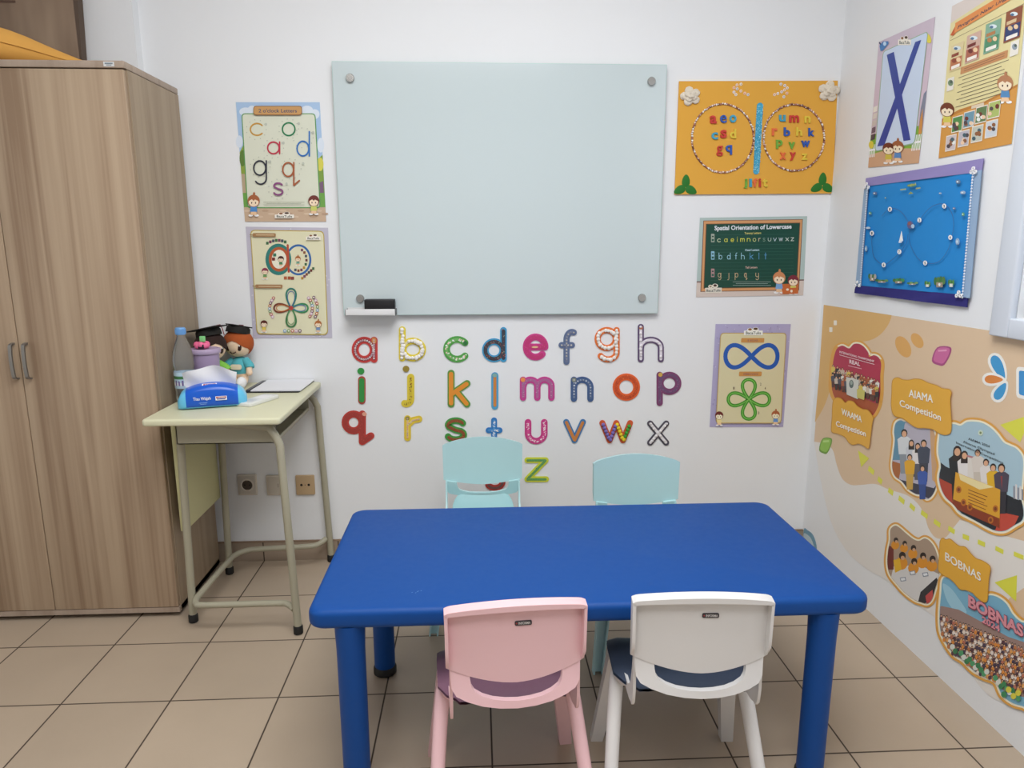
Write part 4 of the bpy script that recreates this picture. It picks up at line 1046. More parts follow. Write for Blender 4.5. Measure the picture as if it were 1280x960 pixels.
A_.rrect([(99, 156), (638, 156), (676, 846), (140, 846)], .014, '#5E9A55'); A_.rrect([(106, 163), (631, 163), (668, 838), (148, 838)], .012, '#DCDFCC')
for (ch, bx_, col, w_) in (('c', (160, 225, 256, 322), '#C9983F', 11), ('o', (393, 220, 495, 324), '#1F7F4F', 11), ('a', (286, 360, 384, 456), '#C0304A', 11), ('d', (500, 285, 600, 472), '#2A72BC', 11), ('g', (186, 497, 288, 677), '#2C2F3C', 11), ('q', (397, 510, 528, 686), '#A85A34', 11), ('s', (333, 658, 408, 756), '#8A4A7E', 13)):
    cx, cy = (bx_[0]+bx_[2])/2, bx_[1]+50
    for k in range(11):
        a = 2*PI*k/11; A_.ell(cx+72*math.cos(a), cy+72*math.sin(a), 4, 4, '#B9BDB0', n=8)
    A_.ell(bx_[2]+22, bx_[1]+12, 9, 11, '#BFC4B6', n=10)
    for l in fit(ch, *bx_, w_): A_.stroke(l[:-1] if is_loop(l) else l, w_, col, closed=is_loop(l))
small_lines(A_, 262, 802, 560, 822, 3, '#9AA08E', 2.5)
A_.build_ = None
def finish(A_, name, t, label=None):
    A_.mb.v = [(x-t.location.x, y-t.location.y, z-t.location.z) for x, y, z in A_.mb.v]
    o = A_.mb.build(name, t); return tag(o, label)
def layer(A_, up=.0004):
    B_ = Art(A_.p, A_.c, A_.off+up, A_.g, A_.rough); return B_
finish(A_, 'printed_sheet', t)
B_ = layer(A_); B_.rrect([(190, 104), (543, 104), (543, 172), (190, 172)], .010, '#8A5A34'); B_.rrect([(194, 109), (539, 109), (539, 167), (194, 167)], .009, '#C9995E')
B_.text("2 o'clock Letters", (228, 152), (506, 152), 25, '#3A4A6A', off=.015); finish(B_, 'title_banner', t)
B_ = layer(A_); child_drawing(B_, 192, 902, 165, '#A8623A', '#4E8CCB', True); finish(B_, 'printed_child', t, 'small drawn child on the left'); B_ = layer(A_); child_drawing(B_, 628, 892, 150, '#6E2E28', '#C9D06A'); finish(B_, 'printed_child', t, 'small drawn child on the right')
B_ = layer(A_); logo_plate(B_, 415, 902, 140, 34); finish(B_, 'printed_logo', t)

# ---- loop poster, lower left
K2 = (300, 275, 805/130)
cs = [(45, 52), (682, 60), (715, 912), (102, 915)]
t, A_ = poster('loop_poster', 'portrait cream poster with a big letter a above a four-petal loop flower', 'poster', cs, crop=K2)
A_.sheet(cs, '#C2BECD')
rnd = random.Random(3); q = A_.quadf(*cs)
for k in range(60): A_.ell(*q(rnd.uniform(.01, .99), rnd.uniform(.005, .995)), 7, 7, '#D3D0DA', n=8)
A_.rrect([(82, 76), (652, 84), (684, 889), (132, 884)], .018, '#BFA745'); A_.rrect([(88, 83), (646, 91), (677, 882), (138, 877)], .016, '#E2DEBC')
def ringstroke(A_, cx, cy, rx, ry, w_, col, a0=0, a1=360):
    n = 36; P_ = [(cx+rx*math.cos(math.radians(a0+(a1-a0)*i/n)), cy+ry*math.sin(math.radians(a0+(a1-a0)*i/n))) for i in range(n+1)]
    if abs(a1-a0) >= 360: A_.stroke(P_[:-1], w_, col, closed=True)
    else: A_.stroke(P_, w_, col)
A_.ell(305, 303, 72, 88, '#EFEBD6')
ringstroke(A_, 300, 305, 82, 104, 36, '#2B7C74'); ringstroke(A_, 305, 304, 68, 84, 22, '#B5582E'); ringstroke(A_, 455, 308, 92, 112, 16, '#2F66A8', -140, 140)
A_.stroke([(372, 195), (380, 400)], 16, '#B5482E')
cols = ['#6E3A34', '#3F6B45', '#B8862E', '#7A3F5A', '#8A4A2A', '#46505E']
for k in range(12):
    a = math.radians(-130+22*k); A_.rrect([(455+62*math.cos(a)-9, 308+84*math.sin(a)-10), (455+62*math.cos(a)+9, 308+84*math.sin(a)-10), (455+62*math.cos(a)+9, 308+84*math.sin(a)+10), (455+62*math.cos(a)-9, 308+84*math.sin(a)+10)], .001, cols[k % 6]) if k > 2 else None
for k in range(7): x, y = 215+23*k, 192-34*math.sin(PI*(k+1)/9); A_.rrect([(x-10, y-12), (x+10, y-12), (x+10, y+10), (x-10, y+10)], .001, cols[(k*2+1) % 6])
for k in range(6): x, y = 485+17*k, 450-15*k; A_.rrect([(x-9, y-10), (x+9, y-10), (x+9, y+10), (x-9, y+10)], .001, cols[(k+2) % 6])
for (x, y, c_) in ((272, 270, '#3F7A5E'), (263, 302, '#7A2E2A'), (355, 448, '#B5603A'), (385, 448, '#A8502E'), (410, 450, '#8A3F34')): A_.rrect([(x-12, y-12), (x+12, y-12), (x+12, y+12), (x-12, y+12)], .0015, c_)
child_drawing(A_, 320, 360, 88, '#4A2218', '#4F8A5A'); child_drawing(A_, 452, 352, 80, '#B06A34', '#6FA08A', True); child_drawing(A_, 198, 458, 95, '#8A2A4A', '#6A9A5A')
def petal(A_, cx, cy, ang, L_, W_, w_, col):
    P_ = []
    for i in range(28):
        a = 2*PI*i/28; r0 = L_/2; x = r0-r0*math.cos(a); y = W_*math.sin(a)*(math.sin(a/2))**1.1
        ca, sa = math.cos(ang), math.sin(ang); P_.append((cx+x*ca-y*sa, cy+x*sa+y*ca))
    A_.stroke(P_, w_, col, closed=True)
for (ang, c1, c2, L_, W_) in ((-PI/2, '#2C7A6C', '#3F66A0', 150, 50), (0, '#3D8A5A', '#2F6CB0', 130, 44), (PI/2, '#3E7A48', '#6FA06A', 145, 50), (PI, '#7A3A24', '#C8702E', 132, 44)):
    petal(A_, 400, 680, ang, L_, W_, 13, c1); petal(A_, 400, 680, ang, L_*.86, W_*.74, 5, c2)
A_.ell(400, 680, 17, 17, '#B5403A')
pal = ['#7FA7CC', '#6E9A58', '#B5483A', '#C9A0C0', '#5E2A5A', '#C06A2E']
for (cx, cy, n_, a0, a1, rr) in ((400, 680, 8, 150, 215, 165), (400, 680, 8, -35, 28, 165), (415, 680, 7, -32, 25, 190)):
    for k in range(n_):
        a = math.radians(a0+(a1-a0)*k/(n_-1)); x, y = cx+rr*math.cos(a), cy+rr*.82*math.sin(a); A_.ell(x, y, 12, 12, pal[(k*5+int(rr)) % 6], n=12); A_.ell(x, y, 6.5, 6.5, '#E9E4D4', n=10)
for k in range(5): A_.ell(353+29*k, 855, 13, 13, pal[k], n=12); A_.ell(353+29*k, 855, 7, 7, '#E9E4D4', n=10)
finish(A_, 'printed_sheet', t)
for (x0, y0, x1) in ((100, 115, 284), (120, 511, 335)):
    B_ = layer(A_)
    B_.stroke([(x0-16, y0-1), (x0+8, y0)], 5, '#8A6A44'); B_.rrect([(x0+6, y0-13), (x1, y0-12), (x1, y0+15), (x0+6, y0+14)], .004, '#A37A50'); B_.stroke([(x0+30, y0+1), (x1-14, y0+2)], 5, '#E2CFA8', caps=False); finish(B_, 'heading_label', t)
B_ = layer(A_); child_drawing(B_, 193, 866, 100, '#5E2A1E', '#E0C85A'); finish(B_, 'printed_child', t, 'small drawn child on the left'); B_ = layer(A_); child_drawing(B_, 610, 868, 100, '#B5703A', '#6E8FB8', True); finish(B_, 'printed_child', t, 'small drawn child on the right')
B_ = layer(A_); logo_plate(B_, 573, 138, 112, 34); finish(B_, 'printed_logo', t)

# ---- chalkboard poster
K3 = (860, 260, 8.0)
cs = [(118, 98), (1190, 82), (1150, 872), (78, 892)]
t, A_ = poster('chalkboard_poster', 'landscape poster of a dark green chalkboard with rows of lowercase letters', 'poster', cs, crop=K3, g=1.0)
A_.sheet(cs, '#B4C6C2'); q = A_.quadf(*cs)
A_.poly([q(0, .81), q(1, .81), q(1, 1), q(0, 1)], '#D8C9BF'); A_.poly([q(0, .80), q(1, .80), q(1, .815), q(0, .815)], '#6E4A44')
A_.poly([(152, 126), (1146, 112), (1108, 824), (122, 838)], '#6E4426'); A_.poly([(158, 131), (1140, 117), (1102, 817), (130, 832)], '#D59A66')
A_.poly([(178, 158), (1120, 146), (1086, 792), (154, 806)], '#7A4A28'); A_.poly([(184, 163), (1114, 152), (1080, 786), (160, 800)], '#0C4636')
for k, y in enumerate((268, 300, 338, 368, 408, 440, 472, 512, 545, 580, 612, 650, 688, 722)):
    A_.stroke([(225, y+4), (1050, y-6)], 2.0, '#3A6A5A', caps=False)
finish(A_, 'printed_sheet', t)
B_ = layer(A_)
B_.text('Spatial Orientation of Lowercase', (262, 222), (1032, 205), 42, '#E6EAEE', off=.03)
B_.text('Tummy Letters', (562, 262), (728, 258), 20, '#D9D27A', off=.02); B_.text('Head Letters', (568, 430), (710, 428), 20, '#BFE0EA', off=.02); B_.text('Tail Letters', (570, 604), (690, 602), 20, '#D9B8A8', off=.02)
small_lines(B_, 445, 738, 825, 772, 3, '#9DB0A8', 4)
finish(B_, 'title_lettering', t)
row = 'caeimnorsuvwxz'; xs = [306, 376, 441, 490, 541, 603, 661, 712, 757, 812, 866, 925, 988, 1040]; cc = ['#D8E6C0', '#D6D85A', '#E0DC4A', '#C9C94A', '#DEE05A', '#DDE05A', '#C8D08A', '#D8C8A8', '#7FA08C', '#BFD0C4', '#C9DCE6', '#C0D0D4', '#DCE6DE', '#CFDAD0']
for ch, x, c_ in zip(row, xs, cc):
    w_ = {'i': 10, 'r': 22, 's': 24, 'm': 44, 'w': 42}.get(ch, 34); y = 342-(x-300)*.016; B_ = layer(A_)
    for l in fit(ch, x-w_/2, y-36, x+w_/2, y, 5.5): B_.stroke(l[:-1] if is_loop(l) else l, 5.5, c_, closed=is_loop(l))
    if ch == 'i': B_.ell(x, y-48, 4, 4, c_, n=8)
    finish(B_, 'chalk_letter', t)
for ch, x in zip('bdfhklt', (322, 405, 478, 545, 632, 706, 772)):
    w_ = {'l': 8, 'f': 24, 't': 26}.get(ch, 36); B_ = layer(A_)
    for l in fit(ch, x-w_/2, 446, x+w_/2, 514, 6): B_.stroke(l[:-1] if is_loop(l) else l, 6, '#9FD0E0' if x < 600 else '#5FA0CC', closed=is_loop(l))
    finish(B_, 'chalk_letter', t)
for ch, x in zip('gjpqy', (312, 400, 482, 575, 688)):
    w_ = {'j': 18}.get(ch, 34); B_ = layer(A_)
    for l in fit(ch, x-w_/2, 648, x+w_/2, 720, 6): B_.stroke(l[:-1] if is_loop(l) else l, 6, '#C9B08A', closed=is_loop(l))
    finish(B_, 'chalk_letter', t)
for (y0, c_) in ((258, '#A8B0A0'), (432, '#8FC0D8'), (606, '#B08A8A')):
    B_ = layer(A_); B_.rrect([(228, y0), (262, y0), (262, y0+84), (228, y0+84)], .002, c_); B_.rrect([(236, y0+20), (254, y0+20), (254, y0+34), (236, y0+34)], .001, '#0C4636'); B_.rrect([(234, y0+52), (256, y0+52), (256, y0+74), (234, y0+74)], .001, '#1E5A4A'); finish(B_, 'row_picture', t)
B_ = layer(A_); B_.rrect([(912, 760), (1100, 755), (1096, 858), (918, 862)], .003, '#C9682E'); child_drawing(B_, 908, 850, 230, '#D08A5A', '#7FA8D8', True); child_drawing(B_, 1048, 860, 205, '#7A2434', '#D6D06A')
B_.rrect([(938, 800), (1100, 795), (1096, 856), (940, 860)], .002, '#C9682E'); B_.ell(990, 815, 14, 12, '#F0E2CC'); B_.ell(1030, 830, 12, 14, '#F0E2CC'); finish(B_, 'printed_children', t, 'two drawn children at an orange desk')
B_ = layer(A_); B_.ell(222, 785, 22, 18, '#E8E2D2'); B_.ell(268, 778, 30, 22, '#E8E2D2'); B_.ell(268, 774, 18, 12, '#4A2C20'); B_.ell(222, 784, 12, 9, '#9A8A6A'); B_.rrect([(168, 798), (336, 796), (332, 846), (172, 850)], .002, '#E4DED0'); B_.text('BacaTulis', (182, 838), (322, 834), 24, '#3E4A44', off=.02); finish(B_, 'printed_logo', t)

# ---- infinity poster
K4 = (880, 395, 6.4)
cs = [(92, 64), (693, 64), (632, 887), (44, 887)]
t, A_ = poster('infinity_poster', 'portrait lilac edged poster with a blue infinity loop over a green four-petal loop', 'poster', cs, crop=K4, g=1.2)
A_.sheet(cs, '#A8A2C4'); q = A_.quadf(*cs); rnd = random.Random(5)
for k in range(110): A_.ell(*q(rnd.uniform(.01, .99), rnd.uniform(.01, .99)), 6, 5, rnd.choice(['#BDB9D2', '#9890B8']), n=7)
A_.rrect([(126, 132), (654, 132), (612, 856), (88, 856)], .016, '#B59A5E'); A_.rrect([(132, 139), (648, 139), (606, 849), (95, 849)], .014, '#CFC8A2')
P_ = []
for i in range(60):
    a = 2*PI*i/60; d = 1+.45*math.sin(a)**2; x = 374+208*math.cos(a)/d*1.0; y = 320-math.sin(a)*math.cos(a)*2*88/(d*.82); P_.append((x, y))
[A_.stroke([P_[k % 60] for k in range(*rg)], 34, '#1E55A8') for rg in ((48, 73), (18, 43), (11, 20), (41, 50))]
for (ang, L_, W_) in ((-PI/2, 158, 68), (0, 165, 68), (PI/2, 158, 68), (PI, 165, 68)): petal(A_, 353, 663, ang, L_, W_, 27, '#3F8E2A')
for (ang, L_, W_) in ((-PI/2, 158, 68), (0, 165, 68), (PI/2, 158, 68), (PI, 165, 68)): petal(A_, 353, 663, ang, L_, W_, 5, '#7FC05A')
for (ch, x, y) in (('1', 228, 584), ('2', 442, 552), ('4', 478, 585), ('3', 426, 782)): A_.text(ch, (x, y), (x+10, y), 20, '#6A5A44', off=.02)
finish(A_, 'printed_sheet', t)
for (x0, y0, x1, y1) in ((292, 174, 476, 210), (275, 442, 456, 478)): B_ = layer(A_); B_.rrect([(x0, y0), (x1, y0), (x1-3, y1), (x0-3, y1)], .004, '#C08A4A'); B_.text('8 BESAR' if y0 < 300 else 'SEMANGGI', (x0+50 if y0 < 300 else x0+34, y1-9), (x1-50 if y0 < 300 else x1-30, y1-9), 15, '#8A5A60', off=.01); finish(B_, 'heading_label', t)
B_ = layer(A_); child_drawing(B_, 116, 872, 122, '#6A2A24', '#E0D090'); finish(B_, 'printed_child', t, 'small drawn child on the left'); B_ = layer(A_); child_drawing(B_, 566, 866, 122, '#A8603A', '#5E8CC8', True); finish(B_, 'printed_child', t, 'small drawn child on the right')
B_ = layer(A_); logo_plate(B_, 388, 128, 150, 46); finish(B_, 'printed_logo', t)

# ---- orange felt letter board with glued decorations
K5 = (835, 90, 1280/220)
cs = [(78, 70), (1228, 66), (1190, 884), (45, 892)]
t, A_ = poster('felt_board', 'orange-yellow felt board with two beaded circles of coloured letters, right of the glass board', 'craft board', cs, crop=K5, g=1.1)
t.location.z += 0
fb = mat('#DDA440', .9, 1.08)
A_.poly(cs, fb, .006)
finish(A_, 'felt_backing', t)
OFF = A_.off+.0001
def P5(x, y): return Vector(BACK.st(K5[0]+x/K5[2], K5[1]+y/K5[2]))
U5 = (P5(1, 0)-P5(0, 0)).length
rnd = random.Random(12)
for (cx, cy, rx, ry, lab) in ((392, 484, 224, 248, 'left'), (908, 480, 220, 240, 'right')):
    mb = MB(); cols = ['#8A5A4A', '#E8D8CC', '#B07A68', '#6E4438', '#D8B8A8', '#F2EAE4', '#9A6A5A']
    n = 92
    for k in range(n):
        a = 2*PI*k/n; c = P5(cx+(rx+rnd.uniform(-4, 4))*math.cos(a), cy+(ry+rnd.uniform(-4, 4))*math.sin(a))
        x, y, z = BACK.xyz(c, OFF+.003); mb.ball((x, y, z), (.0042, .003, .0032), mat(cols[rnd.randrange(7)], .35, 1.15), 8, M=Matrix.Rotation(-a+rnd.uniform(-.6, .6), 3, 'Y'))
    for k in range(46):
        a = 2*PI*k/46+.05; c = P5(cx+(rx-2+rnd.uniform(-6, 6))*math.cos(a), cy+(ry+rnd.uniform(-6, 6))*math.sin(a))
        x, y, z = BACK.xyz(c, OFF+.005); mb.ball((x, y, z), .0021, mat('#F4EEE8', .25, 1.1), 6)
    ring = [P5(cx+rx*math.cos(2*PI*k/60), cy+ry*math.sin(2*PI*k/60)) for k in range(60)]
    ribbon(mb, BACK, ring, .0062, OFF, .0015, mat('#8E5A46', .7, 1.1), True)
    part(mb, 'beaded_circle', t, 'circle of brown and white beads')
mb = MB(); gl_ = mat('#3E9FC0', .5, 1.15)
ribbon(mb, BACK, [P5(662, 250), P5(648, 500), P5(636, 724)], .0078*5.8*.95*.00335*1000/3.25*.52, OFF, .002, gl_, False)
st_ = mb
for k in range(420):
    v = rnd.random(); x = 662-26*v+rnd.uniform(-24, 24); y = 240+494*v; c = P5(x, y); a = rnd.uniform(0, PI); s_ = rnd.uniform(.0010, .0022)
    d1 = Vector((math.cos(a), math.sin(a)))*s_; d2 = Vector((-math.sin(a), math.cos(a)))*s_*.8; o_ = OFF+.0024+rnd.uniform(0, .0006)
    st_.add([BACK.xyz(c+d1, o_), BACK.xyz(c+d2, o_), BACK.xyz(c-d1, o_), BACK.xyz(c-d2, o_)], [(0, 1, 2, 3)], mat(rnd.choice(['#6FC4DC', '#2E86A8', '#9FDCE8', '#3FA6C8', '#246E90', '#C8EEF4']), .3, 1.1))
part(mb, 'glitter_strip', t, 'upright bar of blue glitter')
def foam_letter(ch, x0, y0, x1, y1, col, bold=.018):
    V, F_ = text_mesh(ch, bold, .06, .012)
    ax_, bx_ = min(v[0] for v in V), max(v[0] for v in V); ay, by = min(v[1] for v in V), max(v[1] for v in V); az = min(v[2] for v in V); bz_ = max(v[2] for v in V)
    mb = MB(); vs = []
    for v in V:
        c = P5(x0+(x1-x0)*(v[0]-ax_)/(bx_-ax_), y1-(y1-y0)*(v[1]-ay)/(by-ay)); vs.append(BACK.xyz(c, OFF+.0055*(v[2]-az)/(bz_-az)))
    mb.add(vs, F_, mat(col, .45, 1.12)); part(mb, 'plastic_letter', t)
R_, B1, B2, Yl, Gn, Or = '#C0342C', '#2452A8', '#3E9AB8', '#D9BE3E', '#6BA53A', '#DC6A3A'
for a in (('a', 298, 320, 348, 380, R_), ('e', 372, 316, 420, 374, B1), ('o', 440, 315, 490, 372, B2), ('c', 310, 442, 356, 494, B2), ('s', 374, 424, 420, 484, R_), ('d', 442, 418, 488, 486, Yl),
          ('g', 346, 540, 392, 614, R_), ('q', 412, 534, 458, 604, B1), ('u', 800, 316, 846, 364, B2), ('m', 874, 318, 944, 370, R_), ('n', 982, 324, 1026, 374, Yl),
          ('r', 748, 412, 788, 466, Or), ('b', 834, 406, 878, 470, B1), ('h', 922, 406, 966, 468, Yl), ('k', 1012, 410, 1054, 470, B1), ('p', 778, 496, 824, 560, Gn), ('v', 868, 512, 914, 562, Gn),
          ('w', 960, 502, 1022, 550, B1), ('x', 806, 588, 850, 640, Or), ('y', 878, 586, 920, 646, R_), ('z', 962, 596, 1004, 642, Yl),
          ('j', 544, 778, 570, 850, Gn), ('l', 584, 778, 602, 838, B2), ('f', 610, 776, 642, 838, Or), ('i', 652, 776, 668, 838, R_), ('t', 680, 776, 716, 838, Yl)):
    foam_letter(*a, bold=0.0 if a[0] in 'ge' else .018)
for (pts, cs_) in ((((525, 92), (496, 98), (474, 118), (497, 126), (474, 150), (488, 168), (524, 142), (552, 158), (576, 168)), 0), (((814, 92), (842, 102), (860, 120), (840, 134), (858, 158), (836, 184), (820, 148), (792, 160), (768, 168)), 1)):
    for k, p in enumerate(pts):
        mb = MB(); ring_bead(mb, P5(*p), .0052, OFF, mat(['#EDEBE8', '#D9E0EC', '#F0DCD2', '#E4E4EE', '#F2C8B8'][(k*2+cs_) % 5], .35, 1.1)); part(mb, 'bead', t, 'small white ring bead')
def rosette(cx, cy, r, petals, twist, lab):
    mb = MB(); m_ = mat('#D9CFBE', .95, 1.12)
    c0 = P5(cx, cy); R0 = r*U5
    for lay, (k0, rr, pr, h) in enumerate(((petals, .62, .42, .004), (petals-1, .36, .32, .009), (3, .14, .22, .014))):
        for k in range(k0):
            a = 2*PI*k/k0+twist+lay*.5; c = Vector((c0.x+R0*rr*math.cos(a), c0.y+R0*rr*math.sin(a)*.9)); x, y, z = BACK.xyz(c, OFF+h)
            mb.ball((x, y, z), (R0*pr, .0055, R0*pr*.85), m_, 14, lump=.10)
            for q_ in range(3):
                th = [0, 1.6, 3.2][q_]+a
                mb.tube([BACK.xyz((c.x+R0*pr*.7*math.cos(th+s_*.35), c.y+R0*pr*.6*math.sin(th+s_*.35)), OFF+h+.0045) for s_ in range(5)], .0011, m_, 6)
    part(mb, 'crochet_flower', t, lab)
rosette(157, 180, 74, 5, .6, 'cream crocheted rosette in the upper left corner'); rosette(1160, 145, 80, 5, .2, 'cream crocheted flower in the upper right corner')
for (lx, ly) in ((122, 835), (1114, 820)):
    mb = MB(); gm_ = mat('#1E6B1E', .7, 1.15)
    for (dx_, dy_, ang) in ((4, -42, PI/2), (-42, 24, PI+.45), (42, 26, -.45)):
        c = P5(lx+dx_, ly+dy_); d = Vector((math.cos(ang), math.sin(ang))); nn = Vector((-d.y, d.x)); L2, W2 = 46*U5, 30*U5; ring0 = []
        for k in range(16):
            a = 2*PI*k/16; ring0.append(c+d*L2*math.cos(a)*1.0+nn*W2*math.sin(a)*(1-.25*math.cos(a)))
        V = [BACK.xyz(p, OFF+.0006) for p in ring0]+[BACK.xyz(c+(p-c)*.6, OFF+.0028) for p in ring0]+[BACK.xyz(c, OFF+.0018)]
        mb.add(V, [(k, (k+1) % 16, 16+(k+1) % 16, 16+k) for k in range(16)]+[(16+k, 16+(k+1) % 16, 32) for k in range(16)], gm_, True)
    part(mb, 'felt_leaf_cluster', t, 'green three-lobed felt leaf')

# ---- poster of the letter X (right wall)
K6 = (1070, 0, 960/210)
cs = [(133, 240), (455, 96), (362, 932), (72, 958)]
t, A_ = poster('letter_card_poster', 'portrait poster with one big blue letter X on the side wall', 'poster', cs, RIGHT, K6, 1.1)
q = A_.quadf(*cs)
A_.sheet(cs, '#CDBBC9'); A_.poly([q(0, .0), q(1, 0), q(1, .1), q(0, .12)], '#C9BAC8'); A_.poly([q(0, .74), q(1, .74), q(1, .92), q(0, .92)], '#7FAE3E'); A_.poly([q(0, .90), q(.3, .88), q(.7, .885), q(1, .90), q(1, 1), q(0, 1)], '#C9A080')
A_.poly([q(.92, .62), q(.95, .52), q(1, .50), q(1, .78), q(.92, .76)], '#7A8296'); A_.poly([q(.93, .70), q(.96, .62), q(.99, .72), q(.99, .80), q(.93, .8)], '#C98A4A')
for k in range(4): A_.rrect([q(.005+.03*k, .82), q(.02+.03*k, .82), q(.02+.03*k, .92), q(.005+.03*k, .92)], .001, '#F2F2F0')
for k in range(6): A_.rrect([q(.83+.03*k, .80), q(.845+.03*k, .80), q(.845+.03*k, .91), q(.83+.03*k, .91)], .001, '#F2F2F0')
A_.poly([q(.0, .855), q(.13, .855), q(.13, .87), q(0, .87)], '#F2F2F0'); A_.poly([q(.82, .845), q(1, .845), q(1, .86), q(.82, .86)], '#F2F2F0')
for k in range(5): A_.rrect([q(.012+.006*(k % 2), .52+.055*k), q(.085+.01*(k % 3), .515+.055*k), q(.085, .56+.055*k), q(.012, .565+.055*k)], .001, ['#E8E4DA', '#D8D0C8', '#C9BEB8', '#6E5A6A', '#4A3F4E'][k])
A_.ell(*q(.92, .135), 16, 30, '#E0D24A', -.4); A_.ell(*q(.03, .82), 14, 22, '#D9C84A')
A_.rrect([q(.10, .095), q(.91, .082), q(.885, .865), (112, 868)], .014, '#8FB08C'); A_.rrect([q(.11, .10), q(.90, .088), q(.875, .855), (116, 862)], .013, '#C6D6EC')
finish(A_, 'printed_sheet', t)
B_ = layer(A_); X_ = '#2A4296'
B_.poly([(182, 314), (222, 296), (318, 800), (278, 806)], X_); B_.poly([(345, 240), (379, 228), (168, 830), (127, 837)], X_); finish(B_, 'printed_letter_x', t, 'big dark blue letter X')
B_ = layer(A_); child_drawing(B_, 192, 934, 128, '#6A2E24', '#C9B84A'); finish(B_, 'printed_child', t, 'small drawn child on the left'); B_ = layer(A_); child_drawing(B_, 244, 926, 132, '#9A5A38', '#4E86C0', True); finish(B_, 'printed_child', t, 'small drawn child on the right')
B_ = layer(A_); B_.poly([(140, 262), (160, 236), (190, 236), (192, 250), (160, 288), (146, 292)], '#3E7AB8'); B_.ell(170, 250, 9, 12, '#BFD8F0'); B_.stroke([(146, 252), (140, 244)], 6, '#2A3A5E'); finish(B_, 'printed_rocket', t, 'small blue drawn rocket')
B_ = layer(A_); logo_plate(B_, 284, 238, 74, 40); finish(B_, 'printed_logo', t)

# ---- programme poster (right wall, runs out of the frame)
tl_, bl_, br_ = (553, 35), (475, 905), (893, 822)
a0, b0, c0 = [Vector(RIGHT.st(K6[0]+p[0]/K6[2], K6[1]+p[1]/K6[2])) for p in (tl_, bl_, br_)]
tr_m = a0+(c0-b0)
def unproj(m):   # wall metres back to crop coordinates, only used to lay out the print
    v = Vector((RIGHT_X, -m[0], m[1]))-Vector((0, 0, CAM_H)); d = v.dot(FW)
    return ((640+F_PX*v.dot(RT)/d-K6[0])*K6[2], (480-F_PX*v.dot(UP)/d-K6[1])*K6[2])
cs = [tl_, unproj(tr_m), br_, bl_]
t, A_ = poster('programme_poster', 'tall yellow and orange programme poster with four book covers, beside the window', 'poster', cs, RIGHT, K6, 1.1)
def qm(u, v):
    m = a0+(tr_m-a0)*u+(b0-a0)*v; return unproj(m)
Q = lambda u0, v0, u1, v1: [qm(u0, v0), qm(u1, v0), qm(u1, v1), qm(u0, v1)]
A_.sheet(cs, '#DDD29C'); A_.poly([qm(0, 0), qm(1, 0), qm(1, .04), qm(.5, .07), qm(0, .11)], '#D6CBC4')
A_.poly([qm(0, .755), qm(.25, .725), qm(.6, .715), qm(1, .67), qm(1, 1), qm(0, 1)], '#CF9446'); A_.poly([qm(0, .735), qm(.25, .705), qm(.6, .70), qm(1, .655), qm(1, .67), qm(.6, .715), qm(.25, .725), qm(0, .755)], '#B87A36')
A_.stroke([qm(.02, .225), qm(.98, .20)], 3, '#8A7A5A', caps=False)
A_.rrect(Q(.22, .432, .84, .478), .003, '#C08A5A'); A_.stroke([qm(.27, .449), qm(.80, .446)], 3, '#8A5A44', caps=False); A_.stroke([qm(.27, .463), qm(.80, .460)], 3, '#8A5A44', caps=False)
for k in range(9):
    v = .495+.0235*k; A_.stroke([qm(.20+.06*(k % 2), v), qm(.86-.08*((k*2) % 3)/2, v-.001)], 3.0, '#5E5648', caps=False)
A_.rrect(Q(.43, .705, .60, .725), .002, '#D8C8B0')
finish(A_, 'printed_sheet', t)
B_ = layer(A_)
B_.poly([qm(.02, .19), qm(.10, .13), qm(.10, .19), qm(.02, .215), qm(.06, .20)], '#C05A28'); B_.poly([qm(.90, .09), qm(1, .05), qm(1, .10), qm(.95, .115), qm(.90, .15)], '#C05A28')
B_.poly([qm(.08, .125), qm(.93, .075), qm(.93, .135), qm(.08, .19)], '#D98A4A'); B_.text('Program Nalar Unggulan', qm(.12, .172), qm(.89, .118), 17, '#22304A', off=.015, shear=.25); finish(B_, 'title_banner', t)
B_ = layer(A_); B_.rrect(Q(.42, .012, .66, .045), .002, '#C9C6C2'); B_.text('BacaTulis', qm(.45, .040), qm(.63, .036), 12, '#3E4A50', off=.01); finish(B_, 'printed_logo', t)
for (u0, v0, u1, v1, c1, c2, c3) in ((.05, .265, .235, .435, '#D8C89A', '#B5704A', '#8A3F2A'), (.275, .245, .47, .42, '#C9A898', '#A8604A', '#6E2A24'), (.525, .225, .72, .405, '#7FA890', '#4E8A66', '#B07A4A'), (.775, .205, .97, .385, '#8A4E34', '#2A3A6A', '#D0B890')):
    B_ = layer(A_); B_.rrect(Q(u0, v0, u1, v1), .0015, c1); B_.poly(Q(u0+.01, v0+.09, u1-.01, v1-.01), c2)
    w_ = u1-u0; B_.ell(*qm(u0+w_*.35, v0+.105), 14, 14, c3, n=10); B_.ell(*qm(u0+w_*.7, v0+.11), 13, 14, '#E8C8A0', n=10); B_.ell(*qm(u0+w_*.5, v0+.03), 22, 12, '#D8E4E8', n=12); B_.ell(*qm(u0+w_*.4, v0+.03), 11, 8, '#4A6E8E', n=8)
    B_.rrect(Q(u0+.03, v1-.033, u1-.03, v1-.012), .002, '#EEE8E0'); B_.rrect(Q(u0+.02, v0+.06, u1-.06, v0+.08), .001, c3); finish(B_, 'book_cover_print', t)
for (u, v, c_) in ((.04, .475, '#6E8A6A'), (.87, .395, '#8E9AA6')):
    B_ = layer(A_); B_.rrect(Q(u, v, u+.10, v+.085), .0015, '#E4E0D6'); B_.ell(*qm(u+.05, v+.035), 15, 18, c_, n=12); B_.ell(*qm(u+.06, v+.03), 8, 9, '#4A5A50', n=8); finish(B_, 'small_picture_print', t)
rnd = random.Random(9)
